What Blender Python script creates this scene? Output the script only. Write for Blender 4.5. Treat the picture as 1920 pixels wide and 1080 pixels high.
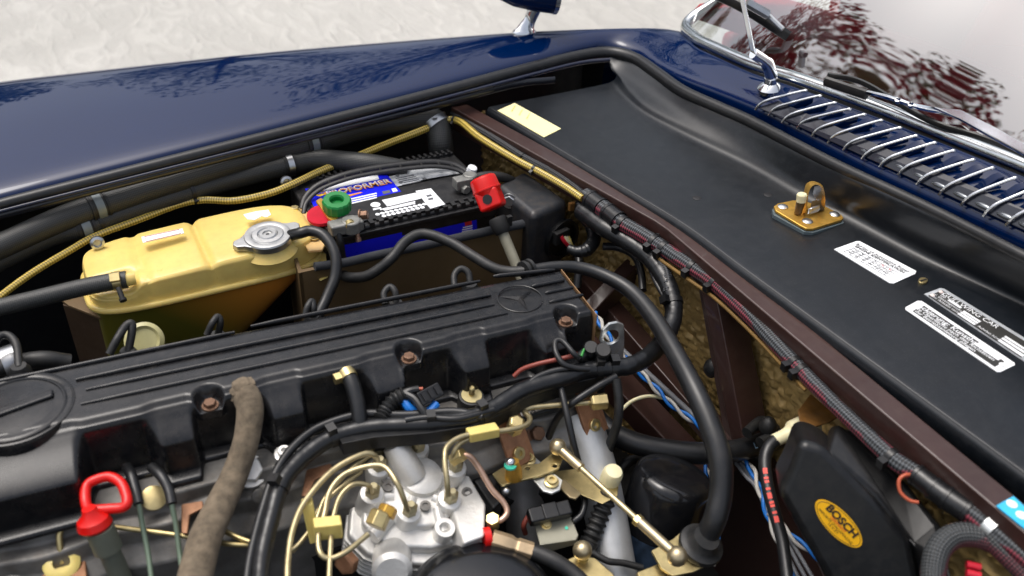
import bpy, bmesh, math, random
from mathutils import Vector, Matrix
random.seed(7)
for o in list(bpy.data.objects): bpy.data.objects.remove(o)
scn = bpy.context.scene
COL = scn.collection
V = Vector
# ------------------------------------------------------------------ camera
FPX, PITCH, YAW, ROLL = 1700.0, math.radians(35), math.radians(29.5), math.radians(3)
CAM = V((0, 0, 1.6))
FW = V((math.sin(YAW)*math.cos(PITCH), math.cos(YAW)*math.cos(PITCH), -math.sin(PITCH)))
_r = V((math.cos(YAW), -math.sin(YAW), 0)); _u = _r.cross(FW)
RT = _r*math.cos(ROLL) + _u*math.sin(ROLL)
UP = -_r*math.sin(ROLL) + _u*math.cos(ROLL)
cd = bpy.data.cameras.new('camera'); cam = bpy.data.objects.new('camera', cd); COL.objects.link(cam)
cam.matrix_world = Matrix.Translation(CAM) @ Matrix((RT, UP, -FW)).transposed().to_4x4()
cd.sensor_width = 36; cd.lens = FPX/1920*36; cd.clip_start = .02; cd.clip_end = 500
cd.dof.use_dof = True; cd.dof.focus_distance = 1.52; cd.dof.aperture_fstop = 3.3
scn.camera = cam
# ------------------------------------------------------------------ daylight, soft overcast
w = bpy.data.worlds.new('World'); scn.world = w; w.use_nodes = True
nt = w.node_tree; nt.nodes.clear()
SUN_EL, SUN_AZ = math.radians(71), math.radians(-38)
sky = nt.nodes.new('ShaderNodeTexSky'); sky.sky_type = 'NISHITA'; sky.sun_disc = False
sky.sun_elevation = SUN_EL; sky.sun_rotation = SUN_AZ
sky.air_density = 1.0; sky.dust_density = 7.0; sky.ozone_density = 1.0
hs = nt.nodes.new('ShaderNodeHueSaturation'); hs.inputs['Saturation'].default_value = .50
bg = nt.nodes.new('ShaderNodeBackground'); bg.inputs['Strength'].default_value = .15
wo = nt.nodes.new('ShaderNodeOutputWorld')
nt.links.new(sky.outputs[0], hs.inputs['Color']); nt.links.new(hs.outputs[0], bg.inputs[0]); nt.links.new(bg.outputs[0], wo.inputs[0])
sd = bpy.data.lights.new('sun', 'SUN'); sd.energy = .5; sd.angle = math.radians(25); sd.color = (1, .985, .96)
so = bpy.data.objects.new('sun', sd); COL.objects.link(so)
sdir = V((math.sin(SUN_AZ)*math.cos(SUN_EL), math.cos(SUN_AZ)*math.cos(SUN_EL), math.sin(SUN_EL)))
so.rotation_euler = sdir.to_track_quat('Z', 'Y').to_euler(); so.location = (0, 0, 5)
vs = scn.view_settings; vs.view_transform = 'Standard'; vs.look = 'None'; vs.gamma = 1; vs.exposure = .5
scn.render.resolution_x, scn.render.resolution_y = 1024, 576
# ------------------------------------------------------------------ helpers
def ray(px, py): return FW + RT*((px-960)/FPX) - UP*((py-540)/FPX)
def S(px, py, z):                       # a point of the place seen at that spot of the photograph, at height z
    d = ray(px, py); return CAM + d*((z-CAM.z)/d.z)
def SY(px, py, y):                      # the same on an upright plane Y = y
    d = ray(px, py); return CAM + d*((y-CAM.y)/d.y)
def SX(px, py, x):
    d = ray(px, py); return CAM + d*((x-CAM.x)/d.x)
def depth(P): return (P-CAM).dot(FW)
def mpp(P): return depth(P)/FPX         # metres per photo pixel there
def s2l(v): v /= 255; return v/12.92 if v <= .04045 else ((v+.055)/1.055)**2.4
def rgb(r, g, b): return (s2l(r), s2l(g), s2l(b), 1)
WLOC = {}
def place(o, c, parent):
    base = WLOC.get(parent.name, V((0, 0, 0))) if parent else V((0, 0, 0))
    o.location = c-base; WLOC[o.name] = V(c)
    if parent: o.parent = parent
def tag(o, label=None, cat=None, group=None, kind=None):
    if label: o['label'] = label
    if cat: o['category'] = cat
    if group: o['group'] = group
    if kind: o['kind'] = kind
    return o
def thing(name, label, cat, loc, group=None):
    o = bpy.data.objects.new(name, None); COL.objects.link(o); o.empty_display_size = .02
    o.location = loc; WLOC[o.name] = V(loc)
    return tag(o, label, cat, group)
def obj(name, data, mat, parent=None, bevel=0, seg=2, angle=35, smooth=True):
    vs_, fs, uv = (list(data)+[None])[:3]
    me = bpy.data.meshes.new(name)
    c = sum(vs_, V((0, 0, 0)))/len(vs_)
    me.from_pydata([tuple(v-c) for v in vs_], [], fs)
    if uv:
        l = me.uv_layers.new(name='UVMap')
        for p in me.polygons:
            for k, li in enumerate(p.loop_indices): l.data[li].uv = uv[p.index][k]
    bm = bmesh.new(); bm.from_mesh(me); bmesh.ops.recalc_face_normals(bm, faces=bm.faces); bm.to_mesh(me); bm.free()
    me.materials.append(mat)
    o = bpy.data.objects.new(name, me); COL.objects.link(o)
    place(o, c, parent)
    if smooth:
        me.polygons.foreach_set('use_smooth', [True]*len(me.polygons))
        me.set_sharp_from_angle(angle=math.radians(angle))
    if bevel:
        b = o.modifiers.new('bevel', 'BEVEL'); b.width = bevel; b.segments = seg; b.limit_method = 'ANGLE'; b.angle_limit = math.radians(30)
        b.harden_normals = True
    return o
def merge(*ds):
    vs_, fs, uv = [], [], []; hasuv = all(len(d) > 2 and d[2] for d in ds)
    for d in ds:
        n = len(vs_); vs_ += d[0]; fs += [tuple(i+n for i in f) for f in d[1]]
        if hasuv: uv += d[2]
    return (vs_, fs, uv if hasuv else None)
def frame(ax, hint=None):
    ax = V(ax).normalized(); h = V(hint) if hint else (V((0, 0, 1)) if abs(ax.z) < .9 else V((1, 0, 0)))
    a = (h - ax*h.dot(ax)).normalized(); return ax, a, ax.cross(a)
def lathe(prof, org, ax, n=28, cap=True, hint=None, sq=None):
    """prof: [(radius, height)] along ax from org; sq = function of angle -> radius factor"""
    ax, a, b = frame(ax, hint); vs_, fs = [], []
    for r, h in prof:
        for k in range(n):
            t = 2*math.pi*k/n; q = r*(sq(t) if sq else 1)
            vs_.append(org+ax*h+a*(q*math.cos(t))+b*(q*math.sin(t)))
    for i in range(len(prof)-1):
        for k in range(n):
            k2 = (k+1) % n; fs.append((i*n+k, i*n+k2, (i+1)*n+k2, (i+1)*n+k))
    if cap: fs.append(tuple(range(n))); fs.append(tuple(range((len(prof)-1)*n, len(prof)*n)))
    return (vs_, fs)
def catmull(P, per=8):
    P = [V(p) for p in P]
    if len(P) == 2: return [P[0].lerp(P[1], i/per) for i in range(per+1)]
    Q = [P[0]*2-P[1]]+P+[P[-1]*2-P[-2]]; out = []
    for i in range(1, len(Q)-2):
        p0, p1, p2, p3 = Q[i-1:i+3]
        for k in range(per):
            t = k/per
            out.append(.5*((2*p1)+(p2-p0)*t+(2*p0-5*p1+4*p2-p3)*t*t+(3*p1-p0-3*p2+p3)*t**3))
    out.append(Q[-2]); return out
def sweep(P, R, n=14, caps=True, flat=1.0, ripple=None):
    """tube through dense points P with radii R (list or number); UV x = length in m, y = turn"""
    m = len(P); R = R if isinstance(R, list) else [R]*m
    T = [(P[min(i+1, m-1)]-P[max(i-1, 0)]).normalized() for i in range(m)]
    _, a, b = frame(T[0]); vs_, fs, uv = [], [], []; L = [0]
    for i in range(1, m): L.append(L[-1]+(P[i]-P[i-1]).length)
    for i in range(m):
        a = (a-T[i]*a.dot(T[i])).normalized(); b = T[i].cross(a)
        r = R[i]*(1+(ripple(L[i]) if ripple else 0))
        for k in range(n):
            t = 2*math.pi*k/n; vs_.append(P[i]+a*(r*math.cos(t))+b*(r*flat*math.sin(t)))
    for i in range(m-1):
        for k in range(n):
            k2 = (k+1) % n; fs.append((i*n+k, i*n+k2, (i+1)*n+k2, (i+1)*n+k))
            uv.append(((L[i], k/n), (L[i], (k+1)/n), (L[i+1], (k+1)/n), (L[i+1], k/n)))
    if caps:
        for e in (0, m-1):
            fs.append(tuple(e*n+k for k in range(n))); uv.append(((0, 0),)*n)
    return (vs_, fs, uv)
def path(pts, wpx, per=8):
    """photo points (px, py, z[, width px]) -> dense 3D points and radii"""
    P = [S(*p[:3]) for p in pts]; W = [(p[3] if len(p) > 3 else wpx)*mpp(q)/2 for p, q in zip(pts, P)]
    D = catmull(P, per); Wd = catmull([V((x, 0, 0)) for x in W], per)
    return D, [max(x.x, .0003) for x in Wd]
def hose(name, pts, wpx, mat, parent=None, label=None, cat=None, group=None, n=14, per=8, ripple=None, flat=1.0):
    D, R = path(pts, wpx, per)
    o = obj(name, sweep(D, R, n, ripple=ripple, flat=flat), mat, parent, angle=60)
    if label: tag(o, label, cat, group)
    return o, D, R
def near(D, px, py):                    # index of the dense point whose picture lies nearest
    def pj(P):
        v = P-CAM; d = v.dot(FW); return 960+FPX*v.dot(RT)/d, 540-FPX*v.dot(UP)/d
    return min(range(len(D)), key=lambda i: (pj(D[i])[0]-px)**2+(pj(D[i])[1]-py)**2)
def band(name, D, R, px, py, wid, mat, parent, over=1.12, lips=True, head=None):
    """a clamp or tie round a hose at that spot"""
    i = near(D, px, py); i = min(max(i, 1), len(D)-2)
    T = (D[i+1]-D[i-1]).normalized(); r = R[i]
    pr = [(r*.96, -wid/2), (r*(over+(.07 if lips else 0)), -wid/2), (r*(over+(.07 if lips else 0)), -wid/2+wid*.14), (r*over, -wid/2+wid*.16),
          (r*over, wid/2-wid*.16), (r*(over+(.07 if lips else 0)), wid/2-wid*.14), (r*(over+(.07 if lips else 0)), wid/2), (r*.96, wid/2)]
    d = lathe(pr, D[i], T, 24, cap=False)
    if head:
        up = (CAM-D[i]); up = (up-T*up.dot(T)).normalized(); up = (Matrix.Rotation(head[3] if len(head) > 3 else 0, 3, T) @ up)
        d = merge(d, box(D[i]+up*(r*over+head[2]/2*.6), T*head[0], T.cross(up)*head[1], up*head[2]))
    return obj(name, d, mat, parent, angle=40)
def box(c, ex, ey, ez):
    ex, ey, ez = V(ex)/2, V(ey)/2, V(ez)/2; vs_ = [c+ex*a+ey*b+ez*k for k in (-1, 1) for a, b in ((-1, -1), (1, -1), (1, 1), (-1, 1))]
    return (vs_, [(3, 2, 1, 0), (4, 5, 6, 7), (0, 1, 5, 4), (1, 2, 6, 5), (2, 3, 7, 6), (3, 0, 4, 7)])
def prism(poly, n, t, holes=()):
    """3D outline extruded by t along -n; round holes as (centre, radius)"""
    n = V(n).normalized(); bm = bmesh.new(); loops = [list(map(V, poly))]
    _, a, b = frame(n)
    for c, r in holes: loops.append([V(c)+a*(r*math.cos(2*math.pi*k/20))+b*(r*math.sin(2*math.pi*k/20)) for k in range(20)])
    es = []
    for L in loops:
        vv = [bm.verts.new(p) for p in L]
        es += [bm.edges.new((vv[i], vv[(i+1) % len(vv)])) for i in range(len(vv))]
    if holes: bmesh.ops.triangle_fill(bm, use_beauty=True, use_dissolve=False, edges=es, normal=n)
    else: bm.faces.new(bm.verts)
    g = bmesh.ops.extrude_face_region(bm, geom=list(bm.faces))
    for v in g['geom']:
        if isinstance(v, bmesh.types.BMVert): v.co -= n*t
    bm.verts.index_update(); r = ([v.co.copy() for v in bm.verts], [tuple(v.index for v in f.verts) for f in bm.faces]); bm.free(); return r
def grid(fn, nu, nv, close_u=False):
    vs_ = [fn(i/(nu-(0 if close_u else 1)), j/(nv-1)) for i in range(nu) for j in range(nv)]; fs = []
    for i in range(nu if close_u else nu-1):
        for j in range(nv-1):
            a, b = i*nv+j, ((i+1) % nu)*nv+j; fs.append((a, b, b+1, a+1))
    return (vs_, fs)
def bolt(name, c, ax, r, mat, parent, h=None, washer=1.3):
    h = h or r*.8; ax = V(ax).normalized()
    hexa = lathe([(r, r*.15), (r, h), (r*.9, h+r*.12)], c, ax, 6); wa = lathe([(r*washer, -r*.2), (r*washer, r*.15)], c, ax, 20)
    return obj(name, merge(hexa, wa), mat, parent, bevel=r*.06, seg=1)
def ball(c, r, n=18, m=10, sc=(1, 1, 1)):
    return (lambda d: ([V((c.x+(v.x-c.x)*sc[0], c.y+(v.y-c.y)*sc[1], c.z+(v.z-c.z)*sc[2])) for v in d[0]], d[1]))(
        lathe([(r*math.sin(math.pi*i/m)+1e-5, -r*math.cos(math.pi*i/m)) for i in range(m+1)], c, (0, 0, 1), n))
def text(body, org, ex, ey, mat, parent, name='lettering', size=1.0, lift=.0006, align='CENTER', bold=0.0):
    """org + x*ex + y*ey; one unit of ey is the letter height"""
    cu = bpy.data.curves.new(name, 'FONT'); cu.body = body; cu.size = size*1.35; cu.align_x = align; cu.align_y = 'CENTER'; cu.offset = bold; cu.resolution_u = 3
    t = bpy.data.objects.new('t', cu); COL.objects.link(t); dg = bpy.context.evaluated_depsgraph_get()
    me = bpy.data.meshes.new_from_object(t.evaluated_get(dg)); bpy.data.objects.remove(t); bpy.data.curves.remove(cu)
    n = V(ex).cross(V(ey)).normalized()
    d = ([V(org)+V(ex)*v.co.x+V(ey)*v.co.y+n*lift for v in me.vertices], [tuple(p.vertices) for p in me.polygons])
    bpy.data.meshes.remove(me)
    return obj(name, d, mat, parent, smooth=False)
def sm(a, b, x): t = min(max((x-a)/(b-a), 0), 1); return t*t*(3-2*t)
# ------------------------------------------------------------------ materials
def nodes(name):
    m = bpy.data.materials.new(name); m.use_nodes = True; nt = m.node_tree
    return m, nt, nt.nodes['Principled BSDF']
def mth(nt, op, a, b=None, c=None):
    n = nt.nodes.new('ShaderNodeMath'); n.operation = op
    for i, x in enumerate((a, b, c)):
        if x is None: continue
        if isinstance(x, (int, float)): n.inputs[i].default_value = x
        else: nt.links.new(x, n.inputs[i])
    return n.outputs[0]
def mixc(nt, f, a, b):
    n = nt.nodes.new('ShaderNodeMix'); n.data_type = 'RGBA'
    for i, x in ((0, f), (6, a), (7, b)):
        if isinstance(x, (int, float)): n.inputs[i].default_value = x
        elif isinstance(x, tuple): n.inputs[i].default_value = x
        else: nt.links.new(x, n.inputs[i])
    return n.outputs[2]
def noise(nt, sc, det=4, rough=.6, vec=None):
    n = nt.nodes.new('ShaderNodeTexNoise'); n.inputs['Scale'].default_value = sc; n.inputs['Detail'].default_value = det; n.inputs['Roughness'].default_value = rough
    if vec is None: vec = nt.nodes.new('ShaderNodeNewGeometry').outputs['Position']
    nt.links.new(vec, n.inputs['Vector']); return n.outputs[0]
def ramp(nt, f, a, b):
    n = nt.nodes.new('ShaderNodeMapRange'); n.inputs[1].default_value = a; n.inputs[2].default_value = b; nt.links.new(f, n.inputs[0]); return n.outputs[0]
def bumpn(nt, h, st, dist, b):
    n = nt.nodes.new('ShaderNodeBump'); n.inputs['Strength'].default_value = st; n.inputs['Distance'].default_value = dist
    nt.links.new(h, n.inputs['Height']); nt.links.new(n.outputs[0], b.inputs['Normal'])
def M(name, col, rough=.5, metal=0., coat=0., var=.15, vs=25, bump=.15, bs=400, dust=0., sss=0., spec=.5, dcol=(.22, .19, .15, 1), rv=.08, speck=None):
    m, nt, b = nodes(name); col = col if len(col) == 4 else (*col, 1)
    n1 = noise(nt, vs); dk = tuple(x*(1-var) for x in col[:3])+(1,); lt = tuple(min(x*(1+var), 1) for x in col[:3])+(1,)
    c = mixc(nt, ramp(nt, n1, .3, .7), dk, lt)
    if dust:
        n2 = noise(nt, 60, 8, .75); sp = noise(nt, 900, 2)
        f = mth(nt, 'ADD', mth(nt, 'MULTIPLY', ramp(nt, n2, .45, .8), dust), mth(nt, 'MULTIPLY', ramp(nt, sp, .67, .73), dust*1.2 if speck is None else speck))
        c = mixc(nt, f, c, dcol)
    nt.links.new(c, b.inputs['Base Color'])
    r = mth(nt, 'ADD', rough-rv, mth(nt, 'MULTIPLY', noise(nt, vs*3, 5), rv*2)); nt.links.new(r, b.inputs['Roughness'])
    b.inputs['Metallic'].default_value = metal; b.inputs['Specular IOR Level'].default_value = spec
    if coat: b.inputs['Coat Weight'].default_value = coat; b.inputs['Coat Roughness'].default_value = .02
    if sss: b.inputs['Subsurface Weight'].default_value = sss; b.inputs['Subsurface Radius'].default_value = (.008, .006, .003); b.inputs['Subsurface Scale'].default_value = 1
    if bump: bumpn(nt, noise(nt, bs, 3), bump, .0006, b)
    return m
def braid(name, colA, colB, a, n, rough=.5, bump=.5, streak=None, metal=0, gap=0., coat=0):
    """woven sleeve: two strand families winding in opposite sense"""
    m, nt, b = nodes(name); uv = nt.nodes.new('ShaderNodeUVMap').outputs[0]; sp = nt.nodes.new('ShaderNodeSeparateXYZ'); nt.links.new(uv, sp.inputs[0])
    u = mth(nt, 'MULTIPLY', sp.outputs[0], a*6.2832); v = mth(nt, 'MULTIPLY', sp.outputs[1], n*6.2832)
    p = mth(nt, 'SINE', mth(nt, 'ADD', u, v)); q = mth(nt, 'SINE', mth(nt, 'SUBTRACT', u, v))
    h = mth(nt, 'MULTIPLY', p, q); f = ramp(nt, h, -.3+gap, .4+gap)
    ca = colA
    if streak:
        s1 = noise(nt, 14, 2); ve = ramp(nt, mth(nt, 'SINE', mth(nt, 'ADD', mth(nt, 'MULTIPLY', sp.outputs[1], 12.566), mth(nt, 'MULTIPLY', s1, 9.0))), .1, .5)
        ca = mixc(nt, ve, colA, streak)
    c = mixc(nt, f, colB, ca); c = mixc(nt, mth(nt, 'MULTIPLY', ramp(nt, noise(nt, 40, 5), .4, .8), .35), c, tuple(x*.5 for x in colA[:3])+(1,))
    nt.links.new(c, b.inputs['Base Color']); b.inputs['Roughness'].default_value = rough; b.inputs['Metallic'].default_value = metal
    if coat: b.inputs['Coat Weight'].default_value = coat; b.inputs['Coat Roughness'].default_value = .12
    bumpn(nt, h, bump, .0008, b); return m
PAINT = M('blue_paint', rgb(0, 24, 64), .25, 0, 1., .06, 3, 0, spec=.0)
TRAYM = M('black_tray', rgb(17, 21, 26), .33, var=.3, vs=5, bump=.03, bs=900, dust=.045, rv=.12, speck=.4, dcol=(.20, .21, .22, 1))
BLKP = M('black_plastic', rgb(18, 19, 21), .34, var=.2, vs=15, bump=.12, bs=500, dust=.06)
COVER = M('cover_black', rgb(19, 20, 23), .28, var=.25, vs=12, bump=.08, bs=700, dust=.13, speck=.26, dcol=(.17, .15, .13, 1))
RUB = M('black_rubber', rgb(25, 26, 27), .5, var=.25, vs=30, bump=.2, bs=900, dust=.10)
RUBS = M('smooth_rubber', rgb(26, 27, 29), .36, var=.2, vs=20, bump=.08, bs=500, dust=.05)
HOSEM = braid('woven_rubber', rgb(58, 59, 58), rgb(32, 33, 33), 180, 20, .46, .22)
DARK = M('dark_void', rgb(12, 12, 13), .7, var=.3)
BROWN = M('frame_brown', rgb(60, 40, 36), .32, var=.18, vs=10, bump=.12, dust=.08, coat=.25)
CHROME = M('chrome', (.82, .83, .85, 1), .09, 1, var=.04, bump=.03, bs=80, rv=.04)
STEEL = M('brushed_steel', (.55, .56, .57, 1), .32, 1, var=.15, bump=.1)
RUNN = M('runner_aluminium', (.52, .53, .53, 1), .42, .55, var=.12, vs=30, bump=.5, bs=300, dust=.06)
ALU = M('cast_aluminium', (.17, .165, .155, 1), .5, .5, var=.5, vs=14, bump=.6, bs=260, dust=.35, dcol=(.16, .12, .08, 1))
ALUB = M('bright_aluminium', (.74, .73, .70, 1), .46, .55, var=.14, vs=30, bump=.8, bs=150, dust=.34, dcol=(.2, .16, .1, 1))
ZINC = M('yellow_zinc', (.62, .50, .24, 1), .34, .9, var=.25, vs=40, bump=.2, dust=.12, dcol=(.2, .13, .06, 1))
ZINCP = M('olive_pipe', (.50, .42, .24, 1), .36, .8, var=.25, vs=50, bump=.1, dust=.12, dcol=(.2, .13, .06, 1))
ZINCW = M('clear_zinc', (.72, .74, .73, 1), .36, .9, var=.2, vs=60, bump=.15)
GOLD = M('gold_zinc', (.72, .42, .08, 1), .34, .75, var=.25, vs=60, bump=.2, dust=.1)
COPPER = M('rose_copper', (.62, .40, .29, 1), .35, .85, var=.2, vs=40, bump=.1)
RUSTB = M('copper_clip', rgb(156, 112, 82), .5, .35, var=.3, vs=60, bump=.3, dust=.15)
RUST = M('rusty_bracket', rgb(134, 92, 40), .6, .2, var=.35, vs=45, bump=.4, dust=.2)
RBOLT = M('rusty_bolt', rgb(120, 92, 74), .5, .6, var=.3, vs=90, bump=.3)
TANK = M('tank_plastic', rgb(224, 198, 116), .3, var=.10, vs=9, bump=.08, bs=120, sss=.35, dust=.22, dcol=(.5, .22, .05, 1))
CREAM = M('cream_plastic', rgb(226, 218, 178), .4, var=.08, vs=40, sss=.2)
YELP = M('yellow_clip_plastic', rgb(222, 202, 120), .4, var=.1, vs=40, sss=.2)
RED = M('red_plastic', rgb(214, 20, 14), .34, var=.06, bump=.05, spec=.5)
GREEN = M('green_plastic', rgb(10, 122, 52), .36, var=.08, bump=.05)
FELT = M('red_felt', rgb(190, 16, 44), .9, var=.15, bs=1500, bump=.6)
BLUEL = M('blue_label', rgb(16, 26, 225), .3, var=.05, bump=.03)
WHITE = M('white_label', rgb(236, 238, 240), .35, var=.03, bump=.03)
PALEY = M('pale_yellow_label', rgb(243, 233, 176), .4, var=.03, bump=.03)
ORANGE = M('orange_print', rgb(236, 150, 40), .4, var=.05)
INK = M('black_ink', rgb(22, 22, 24), .5, var=.05, bump=0)
GREYI = M('grey_ink', rgb(90, 92, 96), .5, var=.05, bump=0)
REDI = M('red_ink', rgb(200, 40, 46), .5, var=.05, bump=0)
SILVL = M('silver_label', rgb(196, 200, 204), .35, .3, var=.2, vs=45, bump=.05, dust=.3, dcol=(.1, .1, .1, 1))
KHAKI = M('khaki_panel', rgb(104, 84, 56), .5, var=.15, vs=8, bump=.1, dust=.12)
BATT = M('battery_case', rgb(20, 20, 22), .42, var=.25, vs=20, bump=.3, bs=500, dust=.14, dcol=(.18, .17, .16, 1))
LEAD = M('lead_grey', rgb(132, 132, 128), .5, .5, var=.25, vs=60, bump=.5, bs=300, dust=.15)
YBRAID = braid('gold_braid_hose', rgb(218, 190, 92), rgb(122, 104, 34), 110, 3, .3, .35, coat=.5)
GBRAID = braid('grey_red_loom', rgb(84, 88, 92), rgb(16, 17, 19), 120, 5, .5, .8, streak=rgb(136, 54, 68))
LOOPB = braid('loop_loom_weave', rgb(70, 74, 76), rgb(14, 15, 17), 130, 11, .55, .7, streak=rgb(104, 48, 58))
KBRAID = braid('black_loom', rgb(62, 64, 68), rgb(14, 15, 16), 130, 5, .5, .8)
CLOTH = M('cloth_hose', rgb(104, 92, 76), .95, var=.45, vs=70, bump=1.0, bs=800, dust=.3, dcol=(.30, .25, .18, 1))
TAPE = M('vinyl_tape', rgb(22, 23, 25), .3, var=.2, vs=40, bump=.5, bs=90)
BLUEW = M('blue_wire', rgb(20, 110, 196), .4, var=.08)
WHITEW = M('white_wire', rgb(196, 192, 184), .45, var=.1, dust=.1)
REDW = M('red_wire', rgb(196, 30, 50), .4, var=.08)
BRNW = M('brown_wire', rgb(134, 62, 50), .45, var=.1)
GRNW = M('green_wire', rgb(40, 130, 50), .4, var=.1)
ORGW = M('orange_wire', rgb(176, 84, 56), .4, var=.1)
OLIVE = M('olive_rod', rgb(112, 128, 110), .45, .3, var=.1)
REDTRIM = M('red_leather', rgb(160, 10, 16), .4, var=.08, vs=20, bump=.2, bs=600)
# ================================================================== the ground
def pavement():
    m, nt, b = nodes('pale_pavement')
    p = nt.nodes.new('ShaderNodeNewGeometry').outputs['Position']
    mp = nt.nodes.new('ShaderNodeVectorMath'); mp.operation = 'MULTIPLY'; mp.inputs[1].default_value = (9, 3.2, 1); nt.links.new(p, mp.inputs[0])
    wn = nt.nodes.new('ShaderNodeTexNoise'); wn.inputs['Scale'].default_value = 1.0; wn.inputs['Detail'].default_value = 3; wn.inputs['Distortion'].default_value = 1.6; nt.links.new(mp.outputs[0], wn.inputs['Vector'])
    c = mixc(nt, ramp(nt, noise(nt, .9, 6, .6, p), .3, .7), rgb(176, 174, 168), rgb(194, 192, 186))
    c = mixc(nt, mth(nt, 'MULTIPLY', ramp(nt, noise(nt, 55, 5, .7, p), .5, .75), .35), c, rgb(140, 138, 132))
    c = mixc(nt, mth(nt, 'MULTIPLY', ramp(nt, wn.outputs[0], .58, .5), .16), c, rgb(126, 124, 120))
    nt.links.new(c, b.inputs['Base Color']); b.inputs['Roughness'].default_value = .8
    bumpn(nt, wn.outputs[0], .9, .03, b); return m
g = obj('pavement', grid(lambda u, v: V((-40+80*u, -40+80*v, 0)), 3, 3), pavement()); tag(g, kind='structure')
# ================================================================== car body
car = thing('sports_car', 'dark blue sports car with its engine bay open', 'car', (1.0, .9, 0))
# --- blue fender and cowl: one skin lofted between the rim of the opening and the crest / screen trim
ST = [((-260, 430, .85), (-260, 205, .865), (0, 1, 1)), ((-120, 394, .855), (-120, 180, .875), (0, 1, 1)), ((0, 362, .86), (0, 157, .885), (0, 1, 1)), ((200, 312, .865), (200, 133, .893), (0, 1, 1)), ((500, 238, .875), (500, 100, .90), (0, 1, 1)),
      ((800, 165, .883), (800, 74, .907), (0, 1, 1)), ((1000, 116, .888), (1000, 59, .91), (.05, 1, 1)), ((1100, 92, .892), (1130, 54, .914), (.2, 1, .9)), ((1150, 87, .895), (1230, 53, .918), (.4, .8, .8)),
      ((1195, 98, .898), (1266, 57, .923), (.6, .6, .5)), ((1235, 122, .90), (1285, 66, .928), (.9, .2, .12)), ((1280, 147, .905), (1303, 88, .934), (1, 0, .1)), ((1340, 172, .911), (1350, 111, .944), (1, 0, .1)), ((1420, 207, .92), (1415, 140, .955), (1, 0, .1)),
      ((1520, 257, .930), (1510, 172, .969), (1, 0, .1)), ((1650, 322, .942), (1660, 228, .985), (1, 0, .1)), ((1798, 391, .953), (1813, 290, 1.0), (1, 0, .1)), ((1930, 453, .962), (1925, 336, 1.01), (1, 0, .1)), ((2120, 545, .97), (2100, 408, 1.02), (1, 0, .1))]
FAR = lambda P, Q, d=.4: Q+(Q-P)*(d/abs((Q-P).y))
RIM = [S(*a) for a, b, e in ST]; CREST = [S(*b) for a, b, e in ST]
RIM.append(FAR(RIM[-2], RIM[-1])); CREST.append(FAR(CREST[-2], CREST[-1])); ST.append((None, None, (1, 0, .1)))
RIM[-1].z = RIM[-2].z; CREST[-1].z = CREST[-2].z
def section(i):
    a, k = RIM[i], CREST[i]; e = ST[i][2]; d = V((e[0], e[1], 0)).normalized()*e[2]; q = e[2]
    bul = .010 if i < 10 else .004
    return [a-V((0, 0, .035)), a, a.lerp(k, .3)+V((0, 0, bul)), a.lerp(k, .65)+V((0, 0, bul*1.1)), k, k+d*.08-V((0, 0, .034*q)), k+d*.14-V((0, 0, .09*q)), k+d*.17-V((0, 0, .2*q)), k+d*.18-V((0, 0, .5*q))]
rows = [catmull(section(i), 6) for i in range(len(ST))]
cols = [catmull([r[j] for r in rows], 8) for j in range(len(rows[0]))]
NS, NR = len(cols[0]), len(cols)
bodyv = [cols[j][i] for i in range(NS) for j in range(NR)]
bodyf = [(i*NR+j, (i+1)*NR+j, (i+1)*NR+j+1, i*NR+j+1) for i in range(NS-1) for j in range(NR-1)]
obj('fender_and_cowl', (bodyv, bodyf), PAINT, car, angle=60)
def pj(P):
    v = P-CAM; d = v.dot(FW); return 960+FPX*v.dot(RT)/d, 540-FPX*v.dot(UP)/d
_bp = [(pj(p), p) for i in range(NS) for j in range(6, 25) for p in [cols[j][i]]]
def skin(px, py):                       # point on the painted skin seen there
    z = min(_bp, key=lambda q: (q[0][0]-px)**2+(q[0][1]-py)**2)[1].z; return S(px, py, z)
# --- rubber seal round the opening, its carrier and the inner wing
SEAL = [(-260, 455, .845), (-120, 418, .85), (0, 384, .855), (200, 333, .862), (500, 257, .872), (800, 180, .88), (1000, 127, .885), (1090, 105, .888), (1145, 99, .89), (1190, 110, .892), (1230, 136, .895), (1280, 171, .899), (1350, 203, .906), (1413, 231, .912), (1563, 308, .925), (1724, 383, .938), (1835, 438, .947), (1930, 486, .955), (2120, 580, .963)]
_D, _R = path(SEAL, 23); _e = FAR(S(*SEAL[-2]), S(*SEAL[-1])); _e.z = SEAL[-1][2]; _D.append(_e); _R.append(_R[-1])
obj('bonnet_seal', sweep(_D, _R, 16), RUBS, car, angle=60)
hose('seal_lip', [(p[0]-2, p[1]+13, p[2]-.006) for p in SEAL[:9]], 8, M('seal_lip_blue', rgb(10, 18, 44), .3, coat=.5), car, n=8)
wall_pts = [S(p[0], p[1]+6, p[2]-.01) for p in SEAL[:10]]
def wing(u, v):
    f = u*(len(wall_pts)-1); i = min(int(f), len(wall_pts)-2); p = wall_pts[i].lerp(wall_pts[i+1], f-i)
    return p+V((0, .015+.10*sm(0, .06, v), -.75*v))
obj('inner_wing', grid(wing, 40, 40), M('inner_wing_black', rgb(20, 22, 27), .45, var=.2, dust=.06), car)
hose('wing_rail', [(-120, 437, .835), (0, 405, .84), (250, 340, .848), (500, 277, .856), (800, 203, .862), (960, 160, .865), (1040, 150, .866)], 14, M('rail_navy', rgb(14, 17, 28), .3, coat=.5), car, n=8, flat=.5)
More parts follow.
